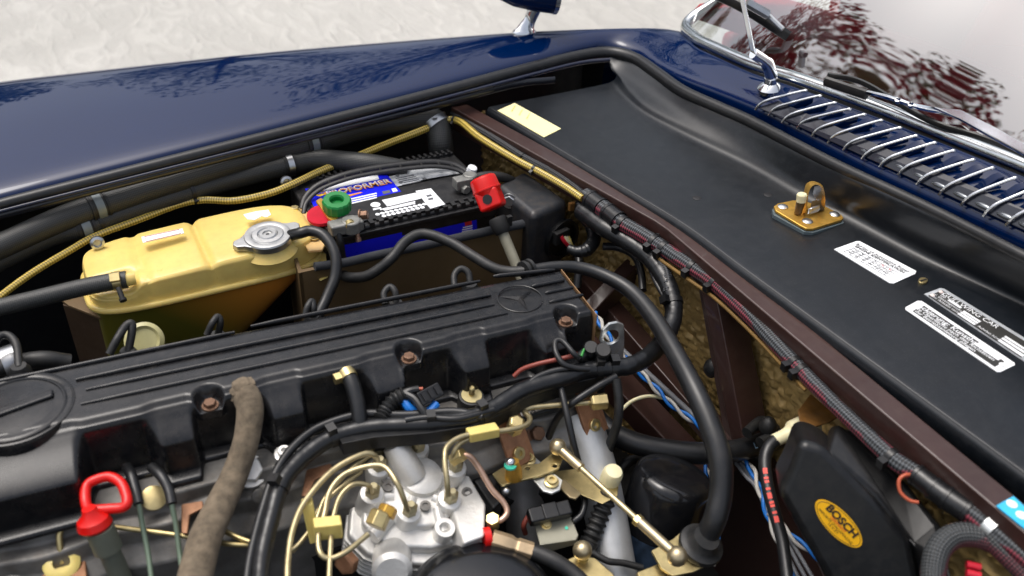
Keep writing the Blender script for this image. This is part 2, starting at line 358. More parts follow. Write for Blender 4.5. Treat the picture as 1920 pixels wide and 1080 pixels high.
# --- floor and near side of the bay, out of sight but shading it
obj('undertray', box(V((.35, .9, .2)), (1.5, 1.7, 0), (0, 0, 0), (0, 0, .01)) if False else box(V((.3, .95, .2)), (1.5, 0, 0), (0, 1.5, 0), (0, 0, .01)), DARK, car)
obj('near_wing', box(V((.3, .17, .45)), (1.5, 0, 0), (0, .02, 0), (0, 0, .52)), DARK, car)
obj('front_bulkhead', box(V((-.47, .95, .5)), (.02, 0, 0), (0, 1.5, 0), (0, 0, .6)), DARK, car)
# --- black cowl tray
TR = [((913, 201, .842), (1150, 155, .846), (1142, 112, .88)), ((980, 241, .842), (1172, 180, .847), (1170, 112, .882)), ((1047, 281, .843), (1210, 212, .848), (1212, 135, .886)), ((1160, 348, .844), (1290, 255, .85), (1300, 190, .894)), ((1280, 421, .846), (1400, 309, .852), (1405, 238, .904)),
      ((1391, 503, .847), (1500, 367, .854), (1510, 292, .914)), ((1502, 584, .848), (1600, 420, .856), (1620, 348, .924)), ((1598, 654, .849), (1720, 486, .858), (1740, 405, .933)), ((1690, 721, .849), (1850, 550, .86), (1850, 458, .941)),
      ((1830, 823, .849), (1960, 605, .861), (1960, 512, .949)), ((1990, 940, .849), (2130, 700, .862), (2130, 600, .955))]
def trow(i):
    l, c, t = ([S(*p) for p in TR[i]] if i < len(TR) else [V((v.x, v.y, w.z)) for v, w in ((FAR(S(*TR[-2][k]), S(*TR[-1][k])), S(*TR[-1][k])) for k in range(3))]); X = V((1, 0, 0)); Z = V((0, 0, 1))
    return [l-Z*.07+X*.004, l-Z*.03-X*.001, l-Z*.012-X*.0015, l-Z*.003+X*.003, l+X*.014, l.lerp(c, .3), l.lerp(c, .7), c-X*.03, c-X*.006+Z*.003, c+X*.006+Z*.014, c.lerp(t, .55)+Z*.003, t+Z*.004, t+X*.02+Z*.004]
tr = [catmull(trow(i), 5) for i in range(len(TR)+1)]; tc = [catmull([r[j] for r in tr], 6) for j in range(len(tr[0]))]
NS2, NR2 = len(tc[0]), len(tc)
obj('cowl_tray', ([tc[j][i] for i in range(NS2) for j in range(NR2)], [(i*NR2+j, (i+1)*NR2+j, (i+1)*NR2+j+1, i*NR2+j+1) for i in range(NS2-1) for j in range(NR2-1)]), TRAYM, car, angle=60)
_tp = [(pj(p), p) for i in range(NS2) for j in range(18, 40) for p in [tc[j][i]]]
def tray(px, py, up=0):
    z = min(_tp, key=lambda q: (q[0][0]-px)**2+(q[0][1]-py)**2)[1].z; return S(px, py, z+up)
def blob(px, py, w, d, h):              # swelling of the tray towards the frame, near its end
    c = S(px, py, .80); return c
obj('tray_step', lathe([(.001, .052), (.03, .05), (.052, .042), (.06, .028), (.063, 0), (.064, -.05)], S(1935, 830, .795)+V((.03, 0, 0)), (0, 0, 1), 40, sq=lambda t: 1/(abs(math.cos(t))**3+abs(math.sin(t))**3)**(1/3)), TRAYM, car)
obj('cowl_firewall', prism([V((1.26, 1.45, .90)), V((1.26, .1, .94)), V((1.26, .1, .3)), V((1.26, 1.45, .3))], (-1, 0, 0), .01), DARK, car)
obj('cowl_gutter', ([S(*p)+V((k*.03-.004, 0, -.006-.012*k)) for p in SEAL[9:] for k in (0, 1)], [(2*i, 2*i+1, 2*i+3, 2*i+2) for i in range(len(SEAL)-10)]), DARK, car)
# --- brown box-section frame
BF = [(845, 200), (1225, 412), (1250, 429), (2400, 1405)]
bf = [S(x, y, .834) for x, y in BF]; bwid = V((.037, 0, 0)); bz = V((0, 0, .052))
bv = []
for p in bf: bv += [p, p+bwid, p+bwid-bz, p-bz+V((.004, 0, 0))]
bfa = [(4*i+k, 4*i+(k+1) % 4, 4*i+4+(k+1) % 4, 4*i+4+k) for i in range(len(bf)-1) for k in range(4)]+[(0, 1, 2, 3), tuple(4*(len(bf)-1)+k for k in range(4))]
obj('frame_beam', (bv, bfa), BROWN, car, bevel=.003)
def bar(name, P, Q, wa, wb, mat, parent, bevel=.003, hint=None):
    ax, a, b = frame(Q-P, hint); return obj(name, box((P+Q)/2, Q-P, a*wa, b*wb), mat, parent, bevel=bevel)
bar('frame_strut', SX(1352, 540, .878), SX(1412, 850, .878), .035, .052, BROWN, car)
bar('frame_strut', SX(1325, 540, .870), SX(1379, 850, .870), .030, .012, BROWN, car)
bar('frame_tube', S(1090, 520, .60), S(1390, 868, .53), .04, .036, BROWN, car)
bar('frame_tube', S(1080, 640, .58), S(1330, 905, .46), .045, .05, BROWN, car)
bar('frame_tube', S(1105, 590, .60), S(1225, 465, .68), .04, .03, BROWN, car)
bar('frame_tube', S(1030, 640, .50), S(1260, 760, .46), .035, .03, BROWN, car)
obj('frame_gusset', prism([SX(x, y, .90) for x, y in ((1340, 850), (1420, 850), (1470, 900), (1560, 1120), (1330, 1120))], (-1, 0, .1), .02), BROWN, car, bevel=.003)
# --- embossed gold insulation on the firewall
from mathutils import noise as mn
bA, bB = bf[0], bf[-1]
def fire(u, v):
    f_ = u*2.998; i_ = int(f_); bs3 = [bf[0], bf[0].lerp(bf[2], .5), bf[2], bf[2].lerp(bf[3], .8)]; p = bs3[i_].lerp(bs3[i_+1], f_-i_)+V((.07, 0, -.02)); p.z -= .62*v
    q = V((p.y*95, p.z*95, 0)); h = mn.noise(q)*.009+mn.noise(q*1.9)*.007+mn.noise(q*4.3)*.0025
    return p+V((h+.02*v, 0, 0))
INS = M('embossed_insulation', rgb(186, 156, 98), .42, .2, var=.35, vs=18, bump=.5, bs=260, dust=.2, dcol=(.05, .03, .015, 1))
fw = obj('firewall_insulation', grid(fire, 360, 170), INS, car, angle=80)
hose('foam_edge', [(1228, 480, .795), (1290, 524, .793), (1341, 560, .792), (1407, 622, .791), (1458, 676, .79), (1510, 732, .79)], 7, M('foam_gold', rgb(112, 84, 34), .7, var=.3), car, n=8)
for x, y in ((1335, 690), (1395, 815), (1440, 800), (1418, 845)):
    c = SX(x, y, .87); obj('sealant_blob', ball(c, .014, 10, 6, (1, 1.1, 1.3)), RUB, car)
hose('grey_foam', [(1400, 812, .62), (1430, 790, .62), (1455, 812, .62), (1425, 830, .62)], 22, RUB, car)
# --- chrome cowl grille
B0 = [(1417, 203), (1442, 213), (1467, 227), (1495, 238), (1523, 252), (1553, 265), (1582, 278), (1617, 295), (1650, 310), (1685, 325), (1720, 343), (1762, 362), (1803, 382), (1845, 402), (1888, 420), (1932, 440)]
B1 = [(1513, 172), (1540, 182), (1568, 195), (1595, 207), (1623, 217), (1655, 228), (1690, 242), (1720, 257), (1755, 270), (1790, 285), (1827, 302), (1863, 317), (1905, 336), (1945, 354), (1985, 374), (2025, 394)]
zb = lambda p: skin(*p).z
ends = []
for i, (a, b) in enumerate(zip(B0, B1)):
    A = S(*a, zb(a)+.004); E = S(*b, zb(b)+.010); ends.append((A, E)); U = V((0, 0, 1))
    P = catmull([A-U*.003, A.lerp(E, .06)+U*.005, A.lerp(E, .2)+U*.009, A.lerp(E, .6)+U*.007, A.lerp(E, .93)+U*.004, E], 5)
    R = [.0026]*len(P); R[-1] = .002; R[-4] = .0032; R[-5] = .0032
    obj('grille_bar', sweep(P, R, 10), CHROME, car, angle=60)
    F0, F1 = A.lerp(E, .5), A.lerp(E, .97); sd_ = V((.0, -.012, 0))
    ax, s1, s2 = frame(F1-F0)
    obj('grille_fin', ([F0+sd_-U*.012, F1+sd_-U*.012, F1+sd_+U*.003, F0.lerp(F1, .7)+sd_+U*.005, F0+sd_-U*.004]+[F0+sd_*1.9-U*.012, F1+sd_*1.9-U*.012, F1+sd_*1.9+U*.000, F0.lerp(F1, .7)+sd_*1.9+U*.002, F0+sd_*1.9-U*.006],
        [(0, 1, 2, 3, 4), (9, 8, 7, 6, 5), (0, 5, 6, 1), (1, 6, 7, 2), (2, 7, 8, 3), (3, 8, 9, 4), (4, 9, 5, 0)]), PAINT, car, bevel=.001)
GL = M('grille_gloss', rgb(120, 124, 128), .14, .9, var=.2, bump=.1, bs=60)
for i in range(len(ends)-1):
    p, q = ends[i][0].lerp(ends[i][1], .24), ends[i+1][0].lerp(ends[i+1][1], .24)
    p, q = p.lerp(q, .06), p.lerp(q, .92)
    obj('grille_scoop', sweep([p.lerp(q, k/6)-V((0, 0, .006)) for k in range(7)], [.0025, .0045, .0052, .0055, .0052, .0045, .0025], 14), GL, car)
obj('grille_well_shade', prism([ends[0][0].lerp(ends[0][1], .05), ends[-1][0].lerp(ends[-1][1], .05), ends[-1][0].lerp(ends[-1][1], .5), ends[0][0].lerp(ends[0][1], .45)], (0, 0, 1), .001), M('grille_shadow', rgb(16, 20, 34), .3, coat=.6), car, smooth=False)  # flat dark sheet on the uncut skin, painted shade of a trough
# --- windscreen: chrome trim, gasket, glass
TB = [(1287, 46, .936), (1303, 70, .938), (1350, 94, .948), (1415, 122, .959), (1510, 153, .973), (1660, 207, .989), (1813, 268, 1.004), (1925, 312, 1.014), (2100, 384, 1.024)]
tp = [S(*p) for p in TB]; tp.append(FAR(tp[-2], tp[-1])); tp[-1].z = tp[-2].z
RK = V((.72, -.10, .60))
apil = [tp[0]+V((.10, -.02, .07)), tp[0]+V((.35, -.10, .27))]
D = catmull([apil[1], apil[0], tp[0]+V((.004, 0, .006))]+tp[1:], 8)
obj('screen_trim', sweep(D, .0125, 16), M('polished_trim', (.62, .65, .66, 1), .16, 1, var=.12, bump=.05, bs=60), car, angle=60)
obj('screen_gasket', sweep([p+V((.004, 0, -.013)) for p in catmull(tp, 6)], .0105, 10), M('gasket_grey', rgb(74, 72, 66), .6), car, angle=60)
i_ = near(D, 1745, 240); obj('trim_joint', sweep(D[i_-2:i_+2], .0118, 16), STEEL, car, angle=60)
def glassm():
    m = bpy.data.materials.new('screen_glass'); m.use_nodes = True; nt = m.node_tree; nt.nodes.clear()
    o = nt.nodes.new('ShaderNodeOutputMaterial'); t = nt.nodes.new('ShaderNodeBsdfTransparent'); t.inputs[0].default_value = (.86, .9, .88, 1)
    gl = nt.nodes.new('ShaderNodeBsdfGlossy'); gl.inputs['Roughness'].default_value = .0
    fr = nt.nodes.new('ShaderNodeFresnel'); fr.inputs['IOR'].default_value = 4.0
    mx = nt.nodes.new('ShaderNodeMixShader'); nt.links.new(fr.outputs[0], mx.inputs[0]); nt.links.new(t.outputs[0], mx.inputs[1]); nt.links.new(gl.outputs[0], mx.inputs[2]); nt.links.new(mx.outputs[0], o.inputs[0]); return m
GLASS = glassm()
tpd = catmull(tp, 5)
def gl(u, v):
    f = u*(len(tpd)-1); i = min(int(f), len(tpd)-2); b = tpd[i].lerp(tpd[i+1], f-i); s = v*.55
    y = b.y-.45; return b+V((.72*s, -.16*s*(y/1.0), .62*s+.05*math.sin(v*3.1)))
obj('windscreen', grid(gl, 40, 16), GLASS, car, angle=80)
# --- red cabin behind the glass
cab = REDTRIM
def dash(u, v):
    y = 1.62-1.5*u; b = V((1.30+.02*math.cos(u*3), y, .955+.05*math.sin(u*math.pi)))
    pr = [(0.02, -.02), (.05, .005), (.16, .012), (.26, .005), (.29, -.03), (.28, -.16)]
    f = v*(len(pr)-1); i = min(int(f), len(pr)-2); a = f-i; return b+V((pr[i][0]*(1-a)+pr[i+1][0]*a, 0, pr[i][1]*(1-a)+pr[i+1][1]*a))
obj('dashboard', grid(dash, 30, 26), cab, car, angle=80)
for y in (1.25, .62):
    obj('seat', lathe([(.16, 0), (.22, .02), (.235, .25), (.22, .42), (.16, .5), (.02, .52)], V((2.15, y, .55)), (.25, 0, 1), 24, sq=lambda t: .8+.2*abs(math.sin(t))), cab, car)
obj('cabin_floor', box(V((1.95, .9, .42)), (1.3, 0, 0), (0, 1.45, 0), (0, 0, .02)), cab, car)
obj('door_trim', box(V((2.0, 1.60, .66)), (1.1, 0, 0), (0, .05, 0), (0, 0, .46)), cab, car, bevel=.02)
obj('rear_bulkhead', box(V((2.6, .9, .8)), (.03, 0, 0), (0, 1.45, 0), (0, 0, .8)), cab, car)
def shading_roof(u, v): return V((1.62+1.1*v, .9+(.5-u)*(1.25-.1*v), 1.335+.07*math.sin(u*math.pi)+.05*math.sin(v*2.2)))  # out-of-frame roof, added so the cabin behind the glass turns darker
obj('shading_roof', grid(shading_roof, 20, 12), PAINT, car, angle=80)
obj('shading_side', prism([V((1.62, .2, 1.36)), V((2.75, .2, 1.36)), V((2.75, .2, .5)), V((1.3, .2, .5)), V((1.3, .2, .95))], (0, 1, 0), .03), PAINT, car)  # near side closed without a window, added to keep light out
obj('shading_side', prism([V((1.72, 1.56, 1.36)), V((2.75, 1.56, 1.36)), V((2.75, 1.56, .5)), V((1.72, 1.56, .5))], (0, 1, 0), .03), cab, car)  # far rear quarter closed off, added to dim the red cabin
obj('shading_rear', prism([V((2.72, .2, 1.40)), V((2.72, 1.56, 1.40)), V((2.72, 1.56, .4)), V((2.72, .2, .4))], (1, 0, 0), .03), PAINT, car)  # closes the back up to roof height, added to darken the cabin
# --- wipers
WP = skin(1443, 168)
w1 = obj('wiper_pivot', lathe([(.022, -.004), (.023, .004), (.018, .010), (.012, .014), (.012, .024), (.008, .028)], WP, (-.15, 0, 1), 24), CHROME, car)
bA_ = WP+V((0, 0, .022)); bB_ = S(1412, 100, 1.035); bC_ = S(1390, -12, 1.12)
obj('arm_knuckle', sweep(catmull([bA_, bA_.lerp(bB_, .35)+V((0, 0, .012)), bB_], 5), [.013]*6+[.010]*5, 12, flat=.7), CHROME, w1)
obj('wiper_arm', merge(box((bB_+bC_)/2, bC_-bB_, V((0, .015, 0)), V((-.5, 0, .6))*.008)), CHROME, w1, bevel=.002)
bl = [S(1340, -12, 1.07), S(1395, 15, 1.06), S(1478, 68, 1.02)]
obj('wiper_blade', sweep(catmull(bl, 6), .011, 8, flat=.6), BLKP, w1)
obj('blade_cap', sweep([S(1400, 5, 1.085), S(1440, 28, 1.065)], .009, 8), STEEL, w1); obj('blade_link', sweep([S(1440, 28, 1.063), S(1468, 55, 1.045)], .005, 8), STEEL, w1)
z2 = lambda p: p[2]
k0, k1, k2, k3, k4 = (1550, 153, .993), (1615, 172, 1.0), (1715, 203, 1.012), (1815, 240, 1.022), (1940, 300, 1.03)
w2 = obj('wiper_blade', sweep(catmull([S(*k0)+V((0, 0, .012)), S(*k1)+V((0, 0, .016)), S(1740, 225, 1.015), S(1850, 262, 1.02), S(1960, 310, 1.03)], 8), .0055, 8, flat=.7), BLKP, car)
obj('blade_cap', sweep(catmull([S(1547, 152, 1.01), S(1580, 163, 1.012), S(1625, 178, 1.016)], 4), .009, 8, flat=.6), BLKP, w2)
br = [S(1617, 168, 1.022), S(1660, 178, 1.03), S(1715, 196, 1.034), S(1765, 206, 1.036), S(1790, 212, 1.038)]
bw = V((.25, .97, 0)); side = [.006, .010, .011, .012, .008]
obj('blade_bridge', prism([p+bw*s*.6 for p, s in zip(br, side)]+[p-bw*s for p, s in reversed(list(zip(br, side)))], (-.5, 0, .85), .006, holes=[(S(1683, 187, 1.032), .0045), (S(1708, 195, 1.034), .0045)]), CHROME, w2, bevel=.001)
obj('wiper_arm', prism([S(1750, 200, 1.045), S(1800, 205, 1.05), S(1870, 240, 1.055), S(1960, 290, 1.06), S(1960, 310, 1.055), S(1870, 262, 1.045), S(1800, 222, 1.04)], (-.5, 0, .85), .006), CHROME, w2, bevel=.0015)
# --- door mirror on the fender
MB = skin(985, 60)
mh = MB+V((.02, 0, .085))
m1 = obj('mirror_housing', lathe([(.001, -.09), (.016, -.08), (.030, -.05), (.040, 0), (.044, .035), (.044, .045), (.040, .047), (.036, .038), (.001, .037)], mh, (1, -.25, -.05), 32), PAINT, car, angle=40)
obj('mirror_rim', lathe([(.0445, .036), (.0462, .036), (.0462, .046), (.0445, .046)], mh, (1, -.25, -.05), 32, cap=False), CHROME, m1)
obj('mirror_post', sweep(catmull([MB-V((0, 0, .006)), MB+V((.004, 0, .012)), MB+V((.012, 0, .03)), MB+V((.02, 0, .052))], 4), [.032]*2+[.027, .023, .020, .018, .016, .015, .015, .016, .017, .018, .018], 20, flat=.6), CHROME, m1, angle=60)
# --- tinted visor and its pivot inside the glass
vp = [SX(x, y, 1.62) for x, y in ((1826, 84), (1960, 88), (1960, 215), (1862, 172), (1818, 140))]
vis = bpy.data.materials.new('visor_tint'); vis.use_nodes = True; vb = vis.node_tree.nodes['Principled BSDF']; vb.inputs['Base Color'].default_value = (.7, .25, .27, 1); vb.inputs['Transmission Weight'].default_value = .9; vb.inputs['Roughness'].default_value = .08; vb.inputs['IOR'].default_value = 1.1
sv = obj('tinted_visor', prism(vp, (-1, 0, .3), .004), vis, car, bevel=.001)
obj('visor_pivot', sweep(catmull([SX(1860, 160, 1.6), SX(1885, 166, 1.6), SX(1930, 150, 1.6)], 4), .006, 10), CHROME, sv)
# ================================================================== engine
CF = S(0, 708, .80); CE = S(1045, 508, .80); CU = (CE-CF).normalized(); CL = (CE-CF).length
CV = CU.cross(V((0, 0, 1))).normalized(); CZ = V((0, 0, 1))
if CV.y > 0: CV = -CV
def C(u, v, w=0): return CF+CU*u+CV*v+CZ*w
engine = thing('engine', 'inline engine with a ribbed black valve cover', 'engine', C(.4, .1, -.5))
ve = lambda u: .131-.028*u
BUT = [(.204, .026), (.344, .026), (.484, .026), (.611, .025), (.735, .024)]
def but(u):
    b = 1-sm(.082, .098, u)
    for c, h in BUT: b = max(b, sm(c-h-.016, c-h+.006, u)*(1-sm(c+h-.010, c+h-.002, u)))
    return b
PK = [(.247, .122), (.517, .114), (.762, .108)]
def pocket(u, v):
    d = 0
    for a, b in PK:
        r = math.hypot(u-a, min(v-b, 0)) if v < b else abs(u-a); d = max(d, 1-sm(.0125, .0205, r))
    return d
def cov(u, k):
    """row k of the section at station u"""
    e = ve(u); b = but(u); low = 1-sm(.075, .095, u)
    e -= .004*b
    if k < 5: t = k/4; v, wv = -.022+.02*t**2, -.075+.071*t
    elif k < 48:
        t = (k-5)/42; v = e*t; wv = -.002*(1-sm(0, .08, t))+.0025*sm(.02, .06, v)*(1-sm(.9, 1, t)) - .004*sm(.93, 1, t)
    elif k < 84:
        t = (k-48)/35; wv = -.004-.078*t; dep = (.036 if u > .1 else .062)
        fac = sm(0, .40 if u > .1 else .42, t)*.55+min(t/.40, 1)*.45
        v = e+.0025*sm(0, .08, t)+b*dep*fac*.92+.006*t
    else:
        t = (k-84)/5; v0 = e+.0085+b*(.036 if u > .1 else .062)*.92; v = v0+.014*math.sin(t*1.57); wv = -.082-.004*t-.006*sm(.8, 1, t)
    p = pocket(u, v)
    if p and k >= 5: wv = min(wv, wv*(1-p)-.018*p) if wv > -.018 else wv
    if p and 48 <= k < 60: v += .006*p
    return v, wv
NU = 420; us = [-.06+(CL+.06)*i/NU for i in range(NU+1)]
us2 = us+[CL+.003, CL+.006, CL+.008, CL+.010, CL+.0105]; capw = {CL+.003: -.001, CL+.006: -.003, CL+.008: -.007, CL+.010: -.02, CL+.0105: -.09}
vsC, fsC = [], []
for u in us2:
    for k in range(90):
        v, wv = cov(min(u, CL), k)
        if u in capw: wv = min(wv, capw[u])
        vsC.append(C(u, v, wv))
for i in range(len(us2)-1):
    for k in range(89): fsC.append((i*90+k, (i+1)*90+k, (i+1)*90+k+1, i*90+k+1))
vc = obj('valve_cover', (vsC, fsC), COVER, engine, angle=75)
def rib(a, b, w=.0040):
    P = [a+(b-a)*i/10 for i in range(11)]; R = [w]*11; R[0] = R[-1] = w*.6
    obj('cover_rib', sweep([p+V((0, 0, -.0002)) for p in P], R, 8, flat=.75), COVER, vc, angle=70)
def cuv(px, py, wv=0):
    d = ray(px, py); t = (CF.z+wv-CAM.z)/d.z; p = CAM+d*t; return C((p-CF).dot(CU), (p-CF).dot(CV), wv)
for a, b in (((142, 712), (920, 553)), ((161, 731), (927, 571)), ((152, 758), (952, 587)), ((997, 537), (1058, 525)), ((1022, 550), (1075, 539)), ((1030, 567), (1093, 553))):
    rib(cuv(*a, .003), cuv(*b, .003))
rib(cuv(-60, 728, .001), cuv(440, 623, .001)); rib(cuv(470, 612, .001), cuv(900, 527, .001)); rib(cuv(925, 518, .001), cuv(1040, 506, .001), .004)
ec = cuv(975, 560, .003)
obj('emblem_ring', sweep([ec+CU*(.034*math.cos(t*math.pi/24))+CV*(.034*math.sin(t*math.pi/24)) for t in range(49)], .0011, 8, caps=False), COVER, vc)
sv_, sf_ = [ec+CZ*.0045], []
for k in range(6):
    a = math.pi/2+k*math.pi/3; r = .031 if k % 2 == 0 else .0055
    sv_.append(ec+CU*(r*math.cos(a))+CV*(r*math.sin(a)))
for k in range(6): sf_.append((0, 1+k, 1+(k+1) % 6))
obj('star_emblem', (sv_, sf_), COVER, vc, smooth=False)
for a, b in PK: bolt('cover_bolt', C(a, b, -.017), CZ, .0085, RBOLT, vc, h=.006)
# filler cap at the front
fc = C(.022, .072, .002)
fcp = obj('filler_cap', lathe([(.060, -.008), (.060, .000), (.057, .002), (.055, .002), (.054, .000), (.046, .000), (.041, .001), (.001, .0015)], fc, CZ, 48), COVER, vc)
obj('cap_grip', box(fc+CZ*.0025, (CU*.9-CV*.25).normalized()*.09, CV*.014, CZ*.006), COVER, fcp, bevel=.004, seg=3)
obj('filler_boss', lathe([(.071, -.03), (.070, -.003), (.068, .0015), (.066, .002), (.064, .0), (.060, -.001)], fc, CZ, 48, cap=False), COVER, vc)
# gasket edge under the cover end
obj('cover_gasket', box(C(CL+.0115, .055, -.045), CU*.0016, CV*.13, CZ*.08), M('cork_gasket', rgb(128, 98, 66), .8, var=.3), vc)
# leak-off stubs on the far side of the cover
for i, pts in enumerate([[(-12, 690, .78), (-8, 640, .79), (12, 628, .79), (30, 645, .785), (36, 690, .775)], [(205, 664, .77), (220, 635, .785), (236, 611, .79), (247, 607, .79), (247, 625, .78), (240, 660, .76)], [(388, 628, .77), (398, 606, .785), (408, 594, .788), (413, 605, .78), (408, 630, .76)], [(572, 592, .775), (577, 575, .785), (585, 565, .788), (588, 580, .78), (586, 596, .765)], [(722, 570, .775), (720, 550, .785), (731, 538, .79), (741, 548, .785), (742, 570, .77)], [(852, 538, .775), (852, 516, .785), (864, 504, .79), (878, 512, .785), (882, 536, .77)]]):
    h, D, R = hose('leak_off_stub', pts, 13 if i > 1 else 15, RUB, engine)
    obj('stub_base', lathe([(.016, -.03), (.014, -.004), (.010, .004)], D[-1], (0, 0, 1), 18), RUB, engine)
# head and block: stepped casting running along under the cover
prof = [(-.03, -.09), (.165, -.092), (.19, -.094), (.196, -.112), (.215, -.114), (.222, -.135), (.245, -.15), (.25, -.23), (.25, -.5)]
hv = []; hf = []
N_ = 60
for i in range(N_+1):
    u = -.08+(CL+.06)*i/N_
    for k, (v, wv) in enumerate(prof): hv.append(C(u, v-(.03*u if 0 < k else 0)+.004*math.sin(u*46)*(k > 2), wv))
for i in range(N_):
    for k in range(len(prof)-1): hf.append((i*9+k, (i+1)*9+k, (i+1)*9+k+1, i*9+k+1))
obj('cylinder_head', (hv, hf+[tuple(range(9)), tuple(N_*9+k for k in range(9))]), ALU, engine, bevel=.004)
obj('engine_block', box(C(.36, .14, -.42), CU*.86, CV*.2, CZ*.4), DARK, engine)
obj('block_end', box(C(CL+.015, .06, -.30), CU*.04, CV*.16, CZ*.36), DARK, engine, bevel=.01)
bolt('head_plug', S(468, 884, .70), (.1, -.5, 1), .018, ALUB, engine, h=.008)
obj('head_screw', lathe([(.013, -.02), (.013, 0), (.0085, .001), (.0085, .007), (.0075, .008), (.0042, .008), (.0042, .003), (.0003, .003)], S(533, 850, .722), (0, -.2, 1), 24), ALUB, engine, angle=30)
for x, y in ((486, 930), (420, 948)): obj('casting_boss', lathe([(.010, -.003), (.010, .0015), (.008, .0025)], S(x, y, .685), (.05, -.8, .6), 18), ALU, engine)
# exhaust-side bits behind the cover
obj('side_cap', lathe([(.026, -.02), (.028, .0), (.028, .012), (.022, .016), (.018, .012), (.004, .012)], S(272, 640, .74), (-.1, -.75, .66), 28), M('cap_olive', rgb(172, 166, 118), .4), engine)
hose('exhaust_hose', [(-30, 700, .72), (30, 682, .73), (80, 674, .735), (130, 680, .72)], 34, RUB, engine)
obj('worm_clamp', lathe([(.026, -.012), (.028, -.012), (.028, .012), (.026, .012)], S(22, 684, .735), (1, .2, 0), 24, cap=False, sq=lambda t: 1+.03*math.cos(t*24)), STEEL, engine)
# black side wall of the intake and its copper clips
bk = SY(1000, 790, .80)
obj('intake_flange', prism([S(925, 800, .70), S(1110, 742, .70), S(1125, 760, .69), S(1085, 840, .60), S(1010, 870, .56), S(930, 880, .56)], (.05, -.8, .6), .02), M('flange_grey', rgb(70, 72, 74), .42, .5, var=.25, bump=.5, bs=300, dust=.1), engine, bevel=.003)
for x, y in ((965, 830), (1108, 778)):
    c = S(x, y, .685); ax = V((.15, -.8, .55)).normalized(); _, a, b = frame(ax)
    p = obj('clamp_plate', prism([c+b*sx*.018+a*sy*.032 for sx, sy in ((-1, -1), (-.7, -1.1), (.7, -1.1), (1, -.9), (1, .9), (.8, 1.05), (-.8, 1.05), (-1, .9))], ax, .007), RUSTB, engine, bevel=.0015)
    obj('clamp_back', prism([c-ax*.009-b*.012+b*sx*.018+a*sy*.036 for sx, sy in ((-1, -1), (1, -1), (1, 1), (-1, 1))], ax, .006), RUSTB, p, bevel=.0015)
    obj('clamp_screw', lathe([(.0095, 0), (.0095, .004), (.0085, .005), (.0045, .005), (.0045, .001), (.0003, .001)], c-a*.016, ax, 20), ZINC, p)
bolt('flange_bolt', S(1004, 812, .665), (.1, -.8, .6), .0115, RBOLT, engine, h=.010)
bolt('flange_bolt', S(1000, 775, .69), (.1, -.8, .6), .004, ALU, engine)
# lifting eye
e0 = [(1128, 690), (1133, 660), (1125, 640), (1130, 620), (1143, 608), (1158, 605), (1170, 610), (1171, 640), (1168, 690)]
obj('lifting_eye', prism([SY(x, y, .86) for x, y in e0], (-.3, -1, .1), .006, holes=[(SY(1147, 632, .861), .0125)]), ZINCW, engine, bevel=.001)
# intake runners, cast pipes
def pipe(name, pts, wpx, mat, parent): return hose(name, pts, wpx, mat, parent, n=24)[0]
pipe('intake_runner', [(1085, 780, .66), (1105, 840, .63), (1122, 900, .60), (1138, 980, .565), (1152, 1060, .53), (1165, 1120, .50)], 80, RUNN, engine)
pipe('intake_runner', [(965, 880, .60), (975, 920, .57), (985, 970, .54), (990, 1030, .50)], 78, M('dark_cast', (.26, .26, .26, 1), .5, .6, var=.2, bump=.5, bs=260), engine)
pipe('intake_runner', [(1045, 900, .54), (1052, 960, .50), (1060, 1020, .47)], 48, RUNN, engine)
obj('runner_boss', lathe([(.018, -.02), (.018, .006), (.012, .006), (.011, -.01)], S(1092, 820, .64), (.0, -.5, .85), 24, cap=False), RUNN, engine)
# breather spigots and hoses
cl_, D, R = hose('breather_hose', [(644, 692, .786), (652, 703, .785), (661, 722, .778), (669, 750, .765), (674, 780, .75), (676, 806, .735)], 30, RUBS, engine)
tag(cl_)
band('spring_clamp', D, R, 652, 703, .012, ZINC, cl_, 1.1, False, head=(.01, .012, .01, 1.2))
ch, D, R = hose('cloth_hose', [(452, 728, .788), (463, 745, .786, 52), (469, 772, .776, 50), (461, 828, .75, 48), (440, 890, .72, 50), (412, 950, .715, 56), (385, 1010, .71, 62), (365, 1085, .70, 66), (355, 1130, .70, 68)], 50, CLOTH, None, 'brown braided cloth breather hose curving down from the valve cover', 'hose', n=24)
obj('frayed_end', lathe([(R[2]*1.0, -.006), (R[2]*1.12, -.002), (R[2]*1.13, .008), (R[2]*1.0, .012)], D[2], D[3]-D[2], 40, cap=False, sq=lambda t: 1+.05*math.sin(t*13)+.04*math.sin(t*29)), CLOTH, ch)
# rubber mount with a stud
mt_ = S(884, 742, .728)
mo = thing('rubber_mount', 'round rubber mount with a threaded stud beside the valve cover', 'mount', mt_-V((0, 0, .05)))
obj('rubber_body', lathe([(.0195, -.05), (.0195, -.004), (.018, 0), (.0155, .0005), (.001, .0005)], mt_, (0, -.12, 1), 32), RUB, mo)
obj('washer', lathe([(.0148, .0006), (.0148, .0022), (.005, .0024)], mt_, (0, -.12, 1), 32), M('washer_cream', rgb(190, 176, 128), .5, .3, var=.15), mo)
obj('stud', lathe([(.0042, .002)]+[(.0042 if k % 2 else .0036, .004+k*.0011) for k in range(12)]+[(.0025, .018)], mt_, (0, -.12, 1), 16), ZINC, mo)
